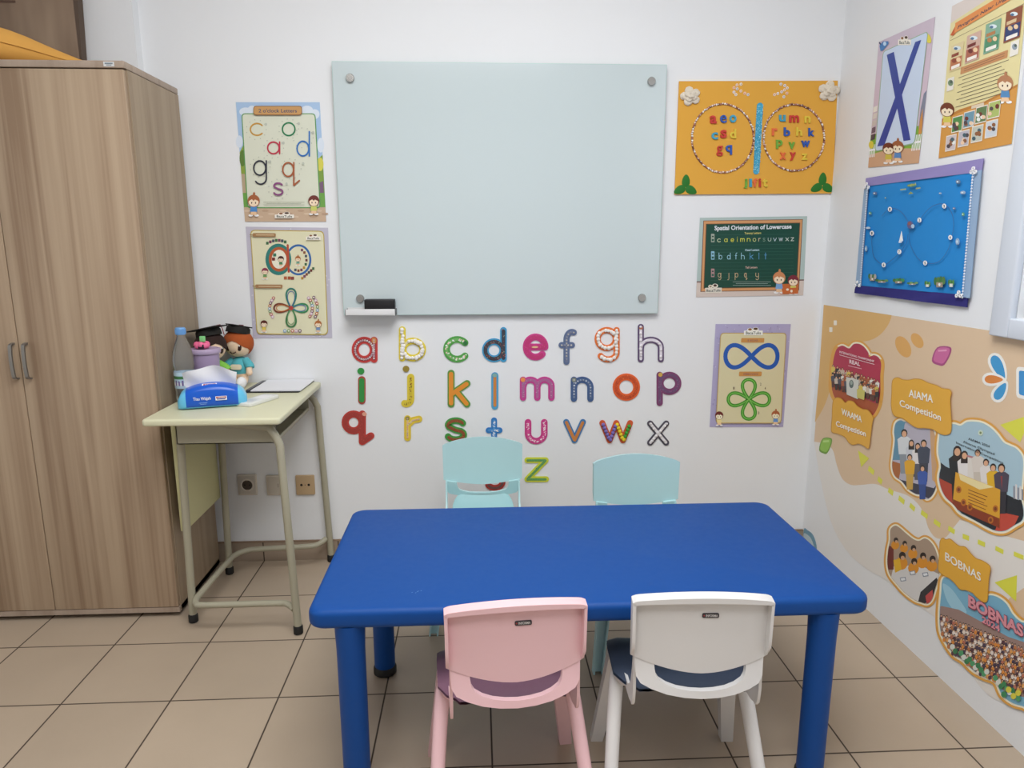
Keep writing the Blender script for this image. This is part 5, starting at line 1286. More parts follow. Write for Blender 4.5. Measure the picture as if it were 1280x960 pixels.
for r_0, vv in ((0, .745), (1, .86)):
    for k in range(4):
        u0 = .17+.165*k if r_0 == 0 else .10+.185*k; v0 = vv-.010*k+(.0 if r_0 == 0 else .0); c_ = [['#4E8A4A', '#6A94A8', '#5E7A4E', '#A8B86A'], ['#C9BEC0', '#B8B4BE', '#BCC0B4', '#C4CCD4']][r_0][k]
        B_ = layer(A_); B_.rrect(Q(u0, v0, u0+.155, v0+.105), .001, '#E6DED2'); B_.poly(Q(u0+.008, v0+.006, u0+.147, v0+.098), c_)
        for q_ in range(5): B_.ell(*qm(u0+rnd.uniform(.03, .125), v0+rnd.uniform(.03, .085)), 11, 12, rnd.choice(['#6E2E24', '#E8C8A8', '#3F5E6A', '#E4E8E4', '#8A5A3A', '#4A4048']), n=9)
        finish(B_, 'picture_print', t)
B_ = layer(A_); child_drawing(B_, *qm(.10, .80), 150, '#6E3420', '#D0C85A'); finish(B_, 'printed_child', t, 'small drawn child on the left'); B_ = layer(A_); child_drawing(B_, *qm(.875, .745), 170, '#B07A54', '#4E86B8', True); finish(B_, 'printed_child', t, 'small drawn child on the right')

# ---- blue cloth learning mat pinned to the right wall
K7 = (1060, 190, 1006/220)
cs = [(112, 150), (790, 36), (700, 888), (54, 806)]
t, A_ = poster('cloth_learning_mat', 'blue cloth mat with a dotted figure-eight path, lace side trims and a navy hem', 'cloth mat', cs, RIGHT, K7, 1.15)
loc = t.location
def P7(x, y): return Vector(RIGHT.st(K7[0]+x/K7[2], K7[1]+y/K7[2]))
def cloth(name, quad, col, o0, label, nu=28, nv=10, th=.0015, amp=.003, rough=.9):
    a, b_, c, d = [P7(*p) for p in quad]; mb = MB(); V = []; m = mat(col, rough, 1.15)
    for j in range(nv+1):
        for i in range(nu+1):
            u, v = i/nu, j/nv; p = (a*(1-u)+b_*u)*(1-v)+(d*(1-u)+c*u)*v
            w_ = amp*(1+math.sin(9*u+2.1*v)+.5*math.sin(23*u+5*v))*(.3+.7*v)
            V.append(RIGHT.xyz(p, o0+max(0, w_)))
    n = nu+1; mb.add(V, [(j*n+i, j*n+i+1, (j+1)*n+i+1, (j+1)*n+i) for j in range(nv) for i in range(nu)], m, True)
    V2 = [(x+th, y, z) for x, y, z in V]; mb.add(V2, [(j*n+i, (j+1)*n+i, (j+1)*n+i+1, j*n+i+1) for j in range(nv) for i in range(nu)], m, True)
    return part(mb, name, t, label, sharp=80)
cloth('mat_cloth', [(118, 190), (745, 110), (692, 818), (88, 765)], '#1F82C8', .003, None, nv=14)
cloth('top_band', [(112, 150), (790, 36), (778, 112), (112, 196)], '#8E84B8', .006, 'lilac band along the top', nv=4, amp=.001)
cloth('bottom_band', [(60, 762), (706, 818), (698, 888), (54, 806)], '#28256E', .0075, 'navy band along the bottom', nv=4, amp=.003)
for (qd, lab) in (([(110, 196), (134, 190), (90, 768), (60, 764)], 'l'), ([(742, 110), (786, 102), (716, 836), (680, 830)], 'r')):
    cloth('lace_trim', qd, '#8FA8C4', .010, 'pale grey-blue lace strip', nu=3, nv=30, amp=.001)
    mb = MB(); ed = (qd[1], qd[2]) if lab == 'l' else (qd[0], qd[3])
    for k in range(44):
        v = k/43; x = ed[0][0]*(1-v)+ed[1][0]*v; y = ed[0][1]*(1-v)+ed[1][1]*v; c = P7(x, y); x3, y3, z3 = RIGHT.xyz(c, .0135); mb.ball((x3, y3, z3), (.0012, .0042, .0036), mat('#D3DCE8', .8, 1.1), 8)
    part(mb, 'lace_scallops', t, 'white scalloped lace edge', kind='stuff')
for (x, y) in ((133, 196), (750, 108), (78, 757), (665, 815)):
    mb = MB()
    for (dx_, dy_) in ((0, -13), (-11, 6), (11, 6)):
        c = P7(x+dx_, y+dy_); n = 10
        for rr, z0_ in ((.0042, .016),):
            ring0 = [c+Vector((rr*math.cos(2*PI*k/12), rr*math.sin(2*PI*k/12))) for k in range(12)]; ribbon(mb, RIGHT, ring0, .0028, .0150, .003, mat('#F0F0F0', .4, 1.1), True)
    part(mb, 'button_trim', t, 'three small white rings sewn at the corner')
B_ = Art(RIGHT, K7, .0125, 1.15)
def dashed(P_, w_, col):
    c = catmull([(x, y, 0) for x, y in P_], 8); B_.stroke([(v.x, v.y) for v in c], w_, col)
dashed([(215, 365), (262, 322), (320, 338), (360, 388), (375, 440), (372, 500), (392, 560), (430, 615), (480, 636), (540, 628), (590, 570), (614, 500), (628, 420), (618, 350), (580, 302), (530, 300), (480, 330), (432, 388), (400, 430), (385, 442)], 3.0, '#2C5A94')
dashed([(155, 470), (158, 540), (170, 600), (222, 645), (270, 618), (320, 572), (356, 520), (366, 470)], 3.0, '#2C5A94')
finish(B_, 'stitched_path', t, 'thin dark figure-eight line')
for k, (x, y) in enumerate(((262, 327), (432, 389), (575, 309), (610, 488), (465, 634), (226, 645), (316, 570), (158, 464))):
    B_ = Art(RIGHT, K7, .0130, 1.15); B_.ell(x, y, 12, 14, '#F0F2F4', n=16); B_.off += .0004; B_.text(str(k+1), (x-4, y+8), (x+4, y+8), 15, '#2A3A5A', off=.02); finish(B_, 'number_button', t, 'small white round number button')
B_ = Art(RIGHT, K7, .0130, 1.15); B_.poly([(330, 452), (316, 512), (338, 508)], '#E9EEF4', .001); B_.poly([(314, 512), (338, 508), (332, 518), (318, 520)], '#C9D6E6', .001); finish(B_, 'felt_sailboat', t, 'small white felt sail')
B_ = Art(RIGHT, K7, .0130, 1.15); B_.ell(378, 416, 18, 22, '#5A5A8A'); B_.ell(374, 410, 9, 10, '#8A5A5A'); B_.ell(394, 424, 10, 12, '#A8C4DC'); finish(B_, 'centre_patch', t, 'small grey and brown patch at the crossing')
B_ = Art(RIGHT, K7, .0130, 1.15)
B_.ell(388, 190, 28, 9, '#4E8A6A', -.1); B_.text('angka 8', (366, 196), (412, 188), 12, '#C8B85A', off=.01); B_.rrect([(322, 212), (356, 208), (356, 216), (322, 220)], .001, '#9AA87A'); B_.rrect([(412, 205), (438, 201), (438, 209), (412, 213)], .001, '#9AA87A'); B_.poly([(382, 226), (398, 238), (368, 242)], '#8A9A5A')
finish(B_, 'stitched_heading', t)
rnd = random.Random(21)
for (x, y, rx, ry, c_) in ((175, 236, 13, 9, '#4A6A9A'), (236, 262, 5, 5, '#4E8A8A'), (148, 350, 9, 9, '#3E8A7A'), (136, 434, 13, 7, '#B8CCE0'), (124, 552, 8, 18, '#7FA8C8'), (655, 170, 14, 12, '#5A7A9A'), (683, 232, 16, 10, '#8FA8C4'), (552, 236, 8, 5, '#9AB4D0'), (632, 322, 9, 7, '#5A6A94'), (684, 356, 9, 11, '#4E9A6A'), (652, 512, 12, 20, '#8AAACB')):
    B_ = Art(RIGHT, K7, .0130, 1.15); B_.ell(x, y, rx, ry, c_, n=14); B_.ell(x-rx*.25, y, rx*.4, ry*.45, '#C8D8E4', n=10); B_.stroke([(x-rx*.6, y+ry*.9), (x+rx*.7, y+ry*.9)], 2.5, '#3E5A7A'); finish(B_, 'felt_sticker', t)
for (x, y, w_, h_, c_) in ((160, 718, 44, 40, '#A8A4A0'), (215, 738, 70, 20, '#5A8A5A'), (312, 738, 64, 28, '#3E8A4E'), (392, 752, 60, 16, '#6A9A5A'), (478, 756, 32, 34, '#5A9A4E'), (548, 745, 62, 62, '#4E7A3E'), (615, 752, 34, 44, '#4A8A44')):
    B_ = Art(RIGHT, K7, .0130, 1.15)
    for k in range(4):
        B_.ell(x-w_/2+w_*(k+.5)/4, y-h_*.15+rnd.uniform(-3, 3), w_*.17, h_*.38, c_ if k % 2 else '#3A6E3A', n=12)
    B_.rrect([(x-w_*.3, y), (x+w_*.3, y), (x+w_*.3, y+h_*.45), (x-w_*.3, y+h_*.45)], .001, '#9A8A7A' if w_ > 40 else '#C8CCC0'); B_.ell(x, y+h_*.2, w_*.1, h_*.15, '#E4E4E0', n=8)
    finish(B_, 'felt_scenery', t, 'small sewn trees and houses')

# ================================================================== WALL MURAL (right wall)
def ph(x, y): return (x, y)
t = thing('wall_mural', 'large peach wall sticker with cloud-shaped photos and competition name plates, below the cloth mat', 'wall mural', RIGHT.xyz(RIGHT.st(1150, 560), 0))
MG = 1.12
A_ = Art(RIGHT, None, .0006, MG); A_.step = .00004
pc, tan_, whm = '#D9BE9E', '#D9A85E', '#E2DED8'
# the sheet keeps going to the right under the window, beyond the frame
wz = RIGHT.st(1246, 414.5)
def ext(pt, dy):   # a point further along the wall towards the viewer, same height rule in metres
    s_, z_ = RIGHT.st(*pt); return (s_+dy, z_)
def R(*p): return [RIGHT.st(*q_) for q_ in p]
sheet = R((1030, 381), (1245, 414.3))+[(RIGHT.st(1280, 430)[0]+.25, WZ0-.052)]+[(RIGHT.st(1280, 900)[0]+.25, .22)]+R(*[(v.x, v.y) for v in catmull([(a, b, 0) for a, b in ((1278, 886), (1235, 868), (1200, 820), (1172, 775), (1140, 752), (1108, 725), (1085, 712), (1060, 690), (1040, 655), (1026, 600), (1018, 552))], 5)], (1024, 470))
A_.flat(sheet, whm, .0004)
A_.flat(R((1030, 381), (1245, 414.3))+[(RIGHT.st(1280, 430)[0]+.25, WZ0-.052), (RIGHT.st(1280, 640)[0]+.25, RIGHT.st(1280, 650)[1]-.06)]+R((1280, 676), (1250, 668), (1222, 655), (1200, 650), *[(v.x, v.y) for v in catmull([(a, b, 0) for a, b in ((1192, 660), (1182, 672), (1170, 672), (1161, 660), (1156, 644), (1148, 630), (1134, 619), (1112, 612), (1095, 605), (1078, 606), (1064, 606), (1053, 598), (1046, 580), (1042, 564), (1035, 555))], 5)], (1018, 552), (1024, 470)), pc)
A_.flat(R((1280, 735), (1262, 748), (1252, 765), (1262, 790), (1280, 800))+[(RIGHT.st(1280, 800)[0]+.25, .30), (RIGHT.st(1280, 735)[0]+.25, .48)], pc)
c0, c1 = '#D9A55A', '#D4A058'
A_.poly([(1030, 381), (1115, 394)]+[(v.x, v.y) for v in catmull([(a, b, 0) for a, b in ((1114.5, 397), (1110, 407), (1101, 418), (1089, 425), (1074, 428), (1060, 433), (1050, 445), (1044, 463), (1038, 487), (1030, 509), (1019, 528))], 5)]+[(1024, 470)], '#D6AC6A')
A_.ell(1129.5, 433.5, 8.5, 14.5, '#D9A55E', -.5); A_.ell(1147, 425.8, 6.5, 10.5, '#D9A55E', -.6)
for (x, y) in ((1044.5, 403.5), (1039, 412)): A_.rrect([(x-2, y-3), (x+2, y-3), (x+2, y+3), (x-2, y+3)], .004, '#EFE6D8')
finish(A_, 'mural_sheet', t)
BASE = A_.off+.0003
def mart(o=0.0): B = Art(RIGHT, None, BASE+o, MG); B.step = .00002; return B
for (x, y, rx, ry, c_, c2, nm) in ((1177.5, 444.5, 12, 12, '#C9689A', '#DE9ABA', 'pink'), (1032.3, 556.8, 8, 10, '#8FBF4A', '#B4D67E', 'green')):
    B_ = mart(); pts = [(x-rx, y+ry*.55), (x-rx*.45, y-ry*.85), (x+rx*.9, y-ry*.9), (x+rx*.95, y-ry*.2), (x+rx*.3, y+ry*.95), (x-rx*.3, y+ry)]
    B_.blob(pts, '#A84A7E' if nm == 'pink' else '#6E9A34', 4); B_.blob([(x+(p[0]-x)*.82, y+(p[1]-y)*.82-.5) for p in pts], c_, 4); B_.stroke([(x-rx*.3, y-ry*.5), (x+rx*.5, y-ry*.55)], 1.8, c2); finish(B_, 'printed_candy', t, nm+' candy-like gem shape')
B_ = mart()
for (x, y, L_, W_, ang, c_) in ((1249, 459.5, 16.5, 6.4, 1.12, '#3E96CC'), (1243, 474.3, 11.5, 5.0, .03, '#D9843E'), (1251.5, 489, 12, 5.6, -1.0, '#3E96CC')):
    for g_, cc_ in ((3.2, '#EFEBE4'), (0, c_)):
        P_ = []
        for k in range(20):
            a = 2*PI*k/20; u = L_*math.cos(a)+g_*math.cos(a); v = (W_+g_)*math.sin(a)*(1-.35*math.cos(a)); P_.append((x+u*math.cos(ang)-v*math.sin(ang), y+u*math.sin(ang)+v*math.cos(ang)))
        B_.poly(P_, cc_)
B_.rrect([(1271, 458), (1296, 461), (1296, 502), (1271, 497)], .012, '#EFEBE4'); B_.rrect([(1274.5, 463), (1290, 465), (1290, 497), (1274.5, 493)], .006, '#3E8FCB')
finish(B_, 'printed_petals', t, 'blue and orange leaf shapes with white edge')
# arrows and dashed route
B_ = mart()
for p in (((1073, 563), (1087, 573), (1077, 584)), ((1251, 531), (1290, 518), (1276, 553)), ((1244, 728), (1272, 719), (1271, 752))): B_ = mart(); B_.poly(p, '#D9D84A'); finish(B_, 'printed_arrow', t, 'yellow arrow head')
for (x, y, x2, y2) in ((1086, 585, 1093, 591), (1098, 598, 1103, 603), (1111, 612, 1117, 617), (1124, 622, 1131, 628), (1138, 631, 1144, 637), (1152, 640, 1160, 646), (1168, 651, 1176, 657), (1186, 660, 1194, 665), (1204, 670, 1212, 673), (1223, 677, 1232, 681), (1245, 685, 1255, 690), (1268, 692, 1280, 697)): B_ = mart(); B_.stroke([(x, y), (x2, y2)], 5.2, '#DBDA50', caps=False); finish(B_, 'printed_dash', t, 'yellow dash')
def framed(pts, halo, col, o=0.0, n=6):
    B = mart(o); B.blob(pts, '#DCA24A', n, grow=halo[0]); B.blob(pts, '#F2E6CC', n, grow=halo[1]); B.blob(pts, col, n); return B
def inpoly(p, P_):
    r_ = False
    for i in range(len(P_)):
        a, b_ = P_[i], P_[i-1]
        if (a[1] > p[1]) != (b_[1] > p[1]) and p[0] < (b_[0]-a[0])*(p[1]-a[1])/(b_[1]-a[1])+a[0]: r_ = not r_
    return r_
def clip_poly(P_, C_):
    """keep the part of P_ inside the blob by pulling outside points to its centre line"""
    cx = sum(p[0] for p in C_)/len(C_); cy = sum(p[1] for p in C_)/len(C_); out = []
    for p in P_:
        if inpoly(p, C_): out.append(p); continue
        lo, hi = 0.0, 1.0
        for _ in range(18):
            m_ = (lo+hi)/2; q_ = (cx+(p[0]-cx)*m_, cy+(p[1]-cy)*m_)
            if inpoly(q_, C_): lo = m_
            else: hi = m_
        out.append((cx+(p[0]-cx)*lo*.99, cy+(p[1]-cy)*lo*.99))
    return out
def dense(P_, k=8):
    o_ = []
    for i in range(len(P_)):
        a, b_ = P_[i], P_[(i+1) % len(P_)]
        for j in range(k): o_.append((a[0]+(b_[0]-a[0])*j/k, a[1]+(b_[1]-a[1])*j/k))
    return o_
def fig(B, x, y, h, shirt, pants, hair='#2A1E1A', skin='#D9A884', long_hair=False, slope=0.0):
    w_ = h*.155
    B.poly([(x-w_*.55, y), (x-w_*.7, y-h*.48), (x+w_*.7, y-h*.48), (x+w_*.55, y)], pants)
    B.poly([(x-w_*.8, y-h*.44), (x-w_, y-h*.78), (x-w_*.5, y-h*.84), (x+w_*.5, y-h*.84), (x+w_, y-h*.78), (x+w_*.8, y-h*.44)], shirt)
    B.ell(x, y-h*.92, h*.075, h*.095, hair, n=10)
    if long_hair: B.poly([(x-h*.075, y-h*.92), (x+h*.075, y-h*.92), (x+h*.08, y-h*.74), (x-h*.08, y-h*.74)], hair)
    B.ell(x, y-h*.90, h*.055, h*.072, skin, n=10)
# 1. group photo with crimson banner
pts = [(1046, 437), (1053, 432), (1060, 435), (1063, 435), (1068, 430), (1075, 430), (1081, 434), (1086, 441), (1087, 446), (1093, 444), (1099, 447), (1102, 455), (1101, 470), (1101, 490), (1098, 508), (1090, 520), (1076, 518), (1058, 510), (1046, 500), (1040.5, 486), (1041, 470), (1042, 452)]
B_ = framed(pts, (4.2, 2.0), '#B0304E'); C_ = [(v.x, v.y) for v in catmull([(a, b, 0) for a, b in pts], 6, True)]
B_.poly(clip_poly(dense([(1040, 481), (1104, 508), (1100, 530), (1030, 505)]), C_), '#A8502E'); rnd = random.Random(31)
for r_0 in range(3):
    for k in range(15):
        x = 1043+3.9*k+rnd.uniform(-1, 1); y = 474+5.5*r_0+(x-1043)*.33+rnd.uniform(-1, 1); h = 17
        if not inpoly((x, y), C_) or not inpoly((x+2, y-15), C_): continue
        fig(B_, x, y, h, rnd.choice(['#2E2A30', '#C9B8A8', '#7A3A3A', '#D9C05A', '#4A4A5A', '#E0DCD4', '#A85A3A']), rnd.choice(['#2A2628', '#5A3A34', '#3A3A44']))
B_.poly([(1059.5, 471), (1075.5, 475), (1074, 499), (1060, 493)], '#CFCFC8'); B_.ell(1066, 480, 2.8, 5.2, '#5A6A6A'); B_.ell(1066, 478.5, 1.6, 2.8, '#9AA8A0', n=8)
B_.poly([(1073, 486), (1083, 488), (1082, 500), (1073, 497)], '#C9C06A')
B_.text('INTERNATIONAL CHAMPIONSHIP', (1051, 441), (1094.5, 453), 2.6, '#F2D8DC', off=.02); B_.stroke([(1051, 443.5), (1095, 455.5)], .5, '#F2D8DC', caps=False)
B_.text('REAL', (1063.5, 454), (1077, 457.5), 4.6, '#F2D8DC', off=.03); B_.stroke([(1062, 457), (1079, 461)], .7, '#E0A8B4', caps=False)
finish(B_, 'photo_print', t, 'group photo with a crimson banner')
def name_plate(pts, lines, label, o=.0030):
    B = mart(o); B.blob(pts, '#C98F2E', 4, grow=.9); B.blob(pts, '#E0A93C', 4); o_ = finish(B, 'name_plate', t, label)
    for (tx_, p0, p1, h) in lines:
        B2 = Art(RIGHT, None, B.off+.0001, MG); B2.step = .00004
        B2.text(tx_, (p0[0]+.7, p0[1]+1.0), (p1[0]+.7, p1[1]+1.0), h, '#B86A3A', off=.0); [B2.text(tx_, (p0[0]+dx_, p0[1]+dy_), (p1[0]+dx_, p1[1]+dy_), h, '#F8F0E4') for dx_, dy_ in ((0, 0), (.4, .1), (.2, -.3))]
        B2.mb.v = [(x-t.location.x, y-t.location.y, z-t.location.z) for x, y, z in B2.mb.v]; B2.mb.build('lettering', o_)
name_plate([(1044, 500), (1048, 497.5), (1053, 499), (1058, 504), (1062, 501.5), (1068, 502.5), (1073, 508), (1080, 512), (1086, 513), (1091, 519), (1093, 523), (1091.5, 528), (1090, 540), (1088.5, 552), (1087, 560), (1082, 557), (1075, 554), (1068, 555.5), (1063, 553), (1058, 546), (1050, 542), (1042, 540), (1041, 534), (1042, 522), (1042.5, 508)],
    [('WAAMA', (1053.5, 518), (1078.5, 528), 7.6), ('Competition', (1046.5, 532.5), (1083.5, 545.5), 6.6)], 'orange plate reading WAAMA Competition')
# 2. seated and standing group
pts = [(1120, 529), (1126, 525), (1132, 527), (1140, 525), (1150, 530), (1160, 534), (1167, 537), (1170, 545), (1174, 555), (1175, 570), (1174, 585), (1172, 600), (1170, 612), (1165, 621), (1159, 624), (1154, 619), (1146, 618), (1136, 612), (1128, 602), (1119, 595), (1115.5, 583), (1117, 568), (1119, 550), (1118, 540)]
B_ = framed(pts, (4.0, 1.9), '#B5B0BC'); C_ = [(v.x, v.y) for v in catmull([(a, b, 0) for a, b in pts], 6, True)]
B_.poly(clip_poly(dense([(1112, 525), (1132, 525), (1126, 575), (1110, 575)]), C_), '#5E8FA8'); B_.poly(clip_poly(dense([(1112, 575), (1128, 580), (1124, 600), (1112, 592)]), C_), '#A8642E')
B_.poly(clip_poly(dense([(1163, 535), (1178, 540), (1178, 610), (1166, 600)]), C_), '#C9A078'); B_.poly(clip_poly(dense([(1120, 598), (1175, 612), (1172, 626), (1130, 622)]), C_), '#3A3A48')
for a in ((1131, 592, 55, '#D4D8DA', '#8A929A', False), (1140, 596, 46, '#C9CCD2', '#4A4A54', True), (1148, 600, 46, '#E0DCDC', '#5A5A64', True), (1155.5, 602, 52, '#3F4656', '#3A3E4A', False)): fig(B_, a[0], a[1], a[2], a[3], a[4], long_hair=a[5])
fig(B_, 1138, 612, 44, '#E0A826', '#C9A04A'); fig(B_, 1154, 624, 42, '#3A5AA8', '#2E4A8A')
finish(B_, 'photo_print', t, 'photo of four people standing behind two seated ones')
# 3. big stage photo
pts = [(1178, 534), (1186, 531), (1194, 530), (1202, 532), (1210, 527.5), (1220, 527), (1230, 529), (1240, 535), (1248, 543), (1256, 553), (1264, 557), (1272, 561), (1279, 570), (1280.5, 582), (1279, 600), (1278, 622), (1281, 636), (1280, 650), (1270, 657), (1258, 664), (1246, 664), (1234, 659), (1222, 652), (1210, 646), (1200, 640), (1192, 630), (1183, 622), (1177, 610), (1174.5, 596), (1177, 582), (1174, 566), (1175, 548)]
B_ = framed(pts, (5.0, 2.3), '#A6C2CE', .0012); C_ = [(v.x, v.y) for v in catmull([(a, b, 0) for a, b in pts], 6, True)]
B_.poly(clip_poly(dense([(1168, 576), (1290, 632), (1290, 690), (1168, 640)]), C_), '#23262C'); B_.poly(clip_poly(dense([(1174, 597), (1196, 608), (1200, 650), (1170, 628)]), C_), '#B0442E'); B_.poly(clip_poly(dense([(1252, 640), (1275, 645), (1262, 672), (1244, 668)]), C_), '#C04A3A')
for k in range(5): B_.rrect([(1268+2.6*k, 607-3*(k % 2)+k), (1270.2+2.6*k, 608-3*(k % 2)+k), (1270.2+2.6*k, 624+k*.4), (1268+2.6*k, 623+k*.4)], .0005, '#D8D4D0' if k % 2 else '#8A8A94')
fig(B_, 1198, 628, 70, '#1E2226', '#1A1C20', long_hair=True); fig(B_, 1207, 622, 58, '#E4E0DC', '#D8D0C8', long_hair=True)
B_.poly([(1211, 570), (1237, 577), (1237, 612), (1211, 604)], '#DDD6CC'); B_.poly([(1210, 568.5), (1238, 576), (1238, 578.5), (1210, 571)], '#B87A80')
fig(B_, 1223.5, 612, 50, '#D9CFC4', '#C9BEB0'); fig(B_, 1234, 624, 50, '#E0DAD4', '#D8D0C8'); fig(B_, 1243, 634, 54, '#DDAE26', '#C99A2E'); fig(B_, 1253.5, 642, 62, '#4A4250', '#2E2C34'); B_.poly([(1252.3, 595), (1254.8, 595), (1254, 612)], '#8A3A3A')
B_.poly(clip_poly(dense([(1196, 590), (1252, 612), (1251, 660), (1192, 632)]), C_), '#D9A02E'); B_.poly(clip_poly(dense([(1200, 592), (1244, 609), (1226, 612), (1202, 600)]), C_), '#E9D9A0')
B_.poly(clip_poly(dense([(1193, 624), (1251, 648), (1251, 660), (1192, 634)]), C_), '#8A3A1E'); rnd = random.Random(4)
for (x, y) in ((1200, 612), (1206, 628), (1246, 636), (1240, 650), (1214, 634)): B_.ell(x, y, 3.5, 4.5, '#B86A22', n=12); B_.ell(x, y, 1.8, 2.4, '#7A3A1A', n=10)
for k in range(6): B_.stroke([(1212, 612+4*k), (1236-2*(k % 3), 621+4*k)], .8, '#8A4A1E', caps=False)
B_.ell(1227.5, 541, 3.2, 3.6, '#C9D8C4', n=12); B_.ell(1227.5, 541, 1.4, 1.6, '#7A8A5A', n=10)
B_.text('AIAMA 2024', (1212, 549.5), (1239, 559.5), 2.8, '#3A3E44', off=.01); B_.text('Abacus Olympiad', (1205.5, 553), (1245, 569), 2.8, '#3A3E44', off=.01); B_.text('International Competition', (1197, 554.5), (1256, 580), 2.8, '#3A3E44', off=.01)
finish(B_, 'photo_print', t, 'photo of a group on stage behind a gold banner')
name_plate([(1118, 476), (1124, 472.5), (1130, 475), (1138, 475.5), (1146, 474), (1154, 475), (1162, 479), (1172, 482), (1180, 486), (1188, 487), (1191, 491), (1189.5, 498), (1190, 512), (1191, 528), (1190, 540), (1184, 543), (1176, 541), (1168, 536), (1158, 534.5), (1148, 534), (1138, 528), (1130, 522), (1120, 519), (1116.5, 508), (1117, 492)],
    [('AIAMA', (1138, 496), (1168, 503.5), 9.5), ('Competition', (1126.5, 507.5), (1178, 526), 8.2)], 'orange plate reading AIAMA Competition', .0036)
# 4. children working at a table
pts = [(1114, 662), (1120, 657), (1126, 660), (1134, 667), (1143, 674), (1150, 676), (1157, 673), (1164, 677), (1170, 686), (1174, 700), (1175.5, 716), (1173, 728), (1170, 738), (1166, 750), (1160, 755), (1152, 753), (1144, 750), (1132, 741), (1122, 730), (1113, 718), (1110, 704), (1111, 688), (1113.5, 675)]
B_ = framed(pts, (4.2, 1.9), '#A8927E', .00101); C_ = [(v.x, v.y) for v in catmull([(a, b, 0) for a, b in pts], 6, True)]
B_.poly(clip_poly(dense([(1118, 708), (1150, 706), (1180, 720), (1172, 760), (1140, 752), (1114, 725)]), C_), '#D6D4D2'); B_.poly(clip_poly(dense([(1106, 680), (1118, 684), (1118, 712), (1108, 712)]), C_), '#6E2A24')
for (x, y, r_) in ((1120, 676, 6), (1131, 680, 6), (1142, 686, 7), (1128, 696, 9), (1154, 696, 8), (1166, 700, 8), (1143, 703, 8)):
    if not inpoly((x, y+4), C_): continue
    B_.ell(x, y+r_*.9, r_*.85, r_*.9, '#D9902A', n=14); B_.ell(x+1, y-r_*.15, r_*.48, r_*.55, '#2A1E1A', n=12); B_.ell(x+1.5, y+r_*.15, r_*.28, r_*.3, '#C9A07E', n=10)
B_.poly([(1118, 700), (1126, 698), (1128, 712), (1120, 716)], '#E0B02A')
for (x, y) in ((1130, 724), (1142, 716), (1158, 718)): B_.rrect([(x-4, y-2), (x+3, y-3), (x+4, y+2), (x-3, y+3)], .001, '#8A929E'); B_.rrect([(x-3, y-1), (x+2, y-2), (x+3, y+1), (x-2, y+2)], .001, '#E4E6E8')
B_.poly(clip_poly(dense([(1152, 740), (1172, 722), (1176, 730), (1166, 752), (1148, 756)]), C_), '#2E2E34'); B_.poly(clip_poly(dense([(1158, 745), (1167, 737), (1168, 750), (1160, 756)]), C_), '#C04A4A')
finish(B_, 'photo_print', t, 'photo of children in orange shirts working at a table')
# 5. large crowd photo
pts = [(1180, 724), (1188, 722), (1196, 727), (1206, 736), (1216, 741), (1224, 738), (1232, 746), (1240, 744), (1250, 747), (1260, 755), (1268, 768), (1280, 778), (1300, 782), (1300, 884), (1280, 882.5), (1266, 878), (1254, 868), (1246, 852), (1232, 846), (1218, 838), (1206, 826), (1194, 818), (1184, 804), (1177, 788), (1176, 766), (1178, 742)]
B_ = framed(pts, (5.2, 2.3), '#78AEC8', .0022); C_ = [(v.x, v.y) for v in catmull([(a, b, 0) for a, b in pts], 6, True)]
B_.blob([(1180, 730), (1190, 735), (1200, 748), (1210, 765), (1200, 768), (1186, 752)], '#9CC8DA', 4)
B_.poly(clip_poly(dense([(1172, 756), (1200, 762), (1230, 778), (1262, 796), (1310, 812), (1310, 880), (1250, 862), (1200, 830), (1174, 800)]), C_), '#9A8078'); rnd = random.Random(17)
for r_0 in range(9):
    for k in range(30):
        x = 1178+3.9*k+(r_0 % 2)*2+rnd.uniform(-.8, .8); y = 770+6.2*r_0+(x-1178)*.40+rnd.uniform(-.8, .8)
        if not inpoly((x, y+3), C_) or not inpoly((x-2, y-3), C_): continue
        B_.ell(x, y+2.6, 2.1, 2.8, rnd.choice(['#D98A3E', '#DDA05A', '#C07A4A', '#E4D8CC', '#E8DCD4', '#5A3A44', '#B8705A', '#4A3E52']), n=8); B_.ell(x, y-1.3, 1.35, 1.7, '#2A1C1A', n=8); B_.ell(x, y-.8, .95, 1.1, '#DDB08E', n=7)
        B_.off -= .00005
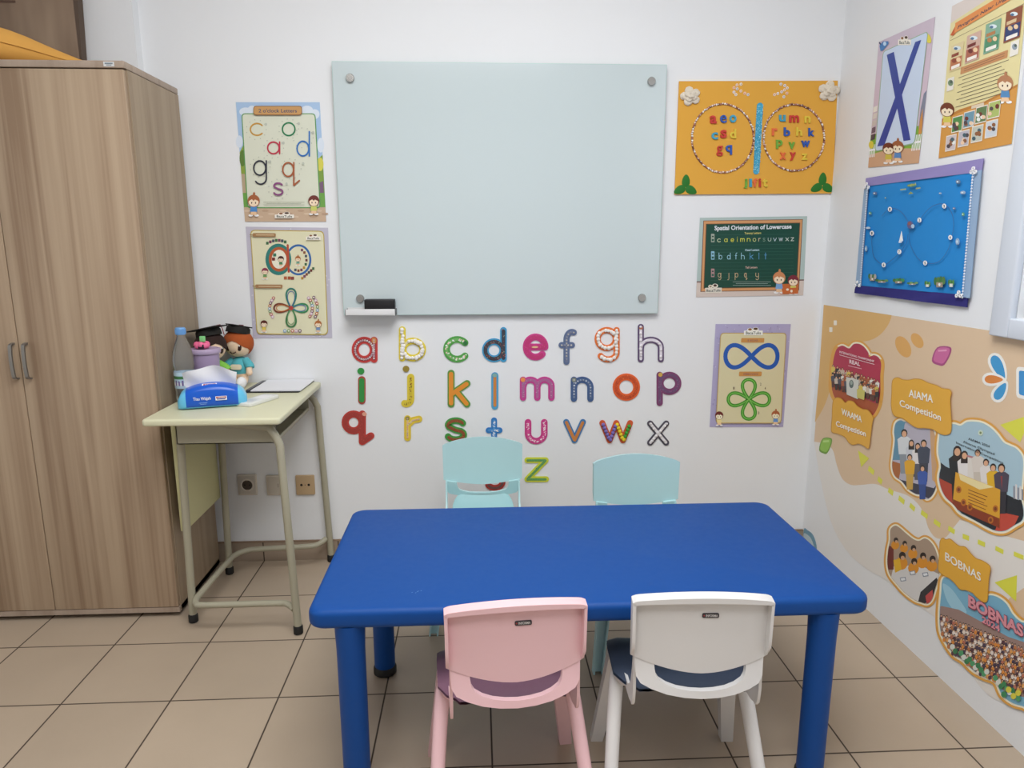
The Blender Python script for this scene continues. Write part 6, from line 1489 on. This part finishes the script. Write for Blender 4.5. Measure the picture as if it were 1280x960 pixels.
for k in range(26):
    x = 1186+3.6*k; y = 806+(x-1186)*.72+3*math.sin(k*2.1)
    if inpoly((x, y+4), C_): B_.ell(x, y, 3.2, 3.6, ['#3E8A5A', '#4E9A6A', '#D8DCD4', '#3A7E52'][k % 4], n=12)
for (x, y) in ((1258, 868), (1264, 862), (1270, 870), (1276, 866)): B_.ell(x, y, 3.6, 4, '#D9CF4A' if x > 1260 else '#3E8A5A', n=12)
B_.text('BOBNAS', (1213.2, 757.8), (1283.2, 796.8), 14, '#8A3A4E', off=.07); B_.text('BOBNAS', (1213.2, 757), (1282.5, 796), 13.2, '#D8909A', off=.04)
B_.text('2024', (1230.4, 777.8), (1253.4, 790.4), 8, '#8A3A4E', off=.06); B_.text('2024', (1230.4, 777.2), (1253, 789.8), 7.4, '#D88E98', off=.03)
finish(B_, 'photo_print', t, 'crowd photo in orange shirts under pink BOBNAS lettering')
name_plate([(1178, 677), (1181, 673), (1185, 675), (1190, 674), (1196, 679), (1202, 683), (1209, 684), (1215, 691), (1222, 698), (1230, 701), (1238, 706), (1240.5, 711), (1238.5, 722), (1237.5, 736), (1236.5, 750), (1232, 752), (1224, 746), (1218, 740), (1210, 737), (1203, 736), (1196, 728), (1189, 722), (1181, 718), (1176, 712), (1176.5, 700), (1177.5, 688)],
    [('BOBNAS', (1184.2, 700), (1228.5, 726.5), 10)], 'orange plate reading BOBNAS', .0046)
# pale rounded sticker low in the corner
P0 = RIGHT.st(1006, 662)
st_ = Art(RIGHT, None, .0006, 1.2)
cpt = [(1005, 662), (1010, 663), (1016, 668), (1020, 678), (1021.5, 690), (1021, 706), (1012, 700), (1005, 690)]
st_.blob(cpt, '#6E98AE', 5, thick=.0004); st_.blob([(1005, 668), (1009, 668), (1014, 673), (1017.5, 682), (1019, 692), (1018, 700), (1011, 695), (1005.5, 688)], '#B9CCD6', 5)
o0 = RIGHT.xyz(P0, 0); st_.mb.v = [(x-o0[0], y-o0[1], z-o0[2]) for x, y, z in st_.mb.v]
o = st_.mb.build('wall_sticker'); o.location = o0; tag(o, 'small pale blue curved sticker low in the room corner behind the table', 'sticker')
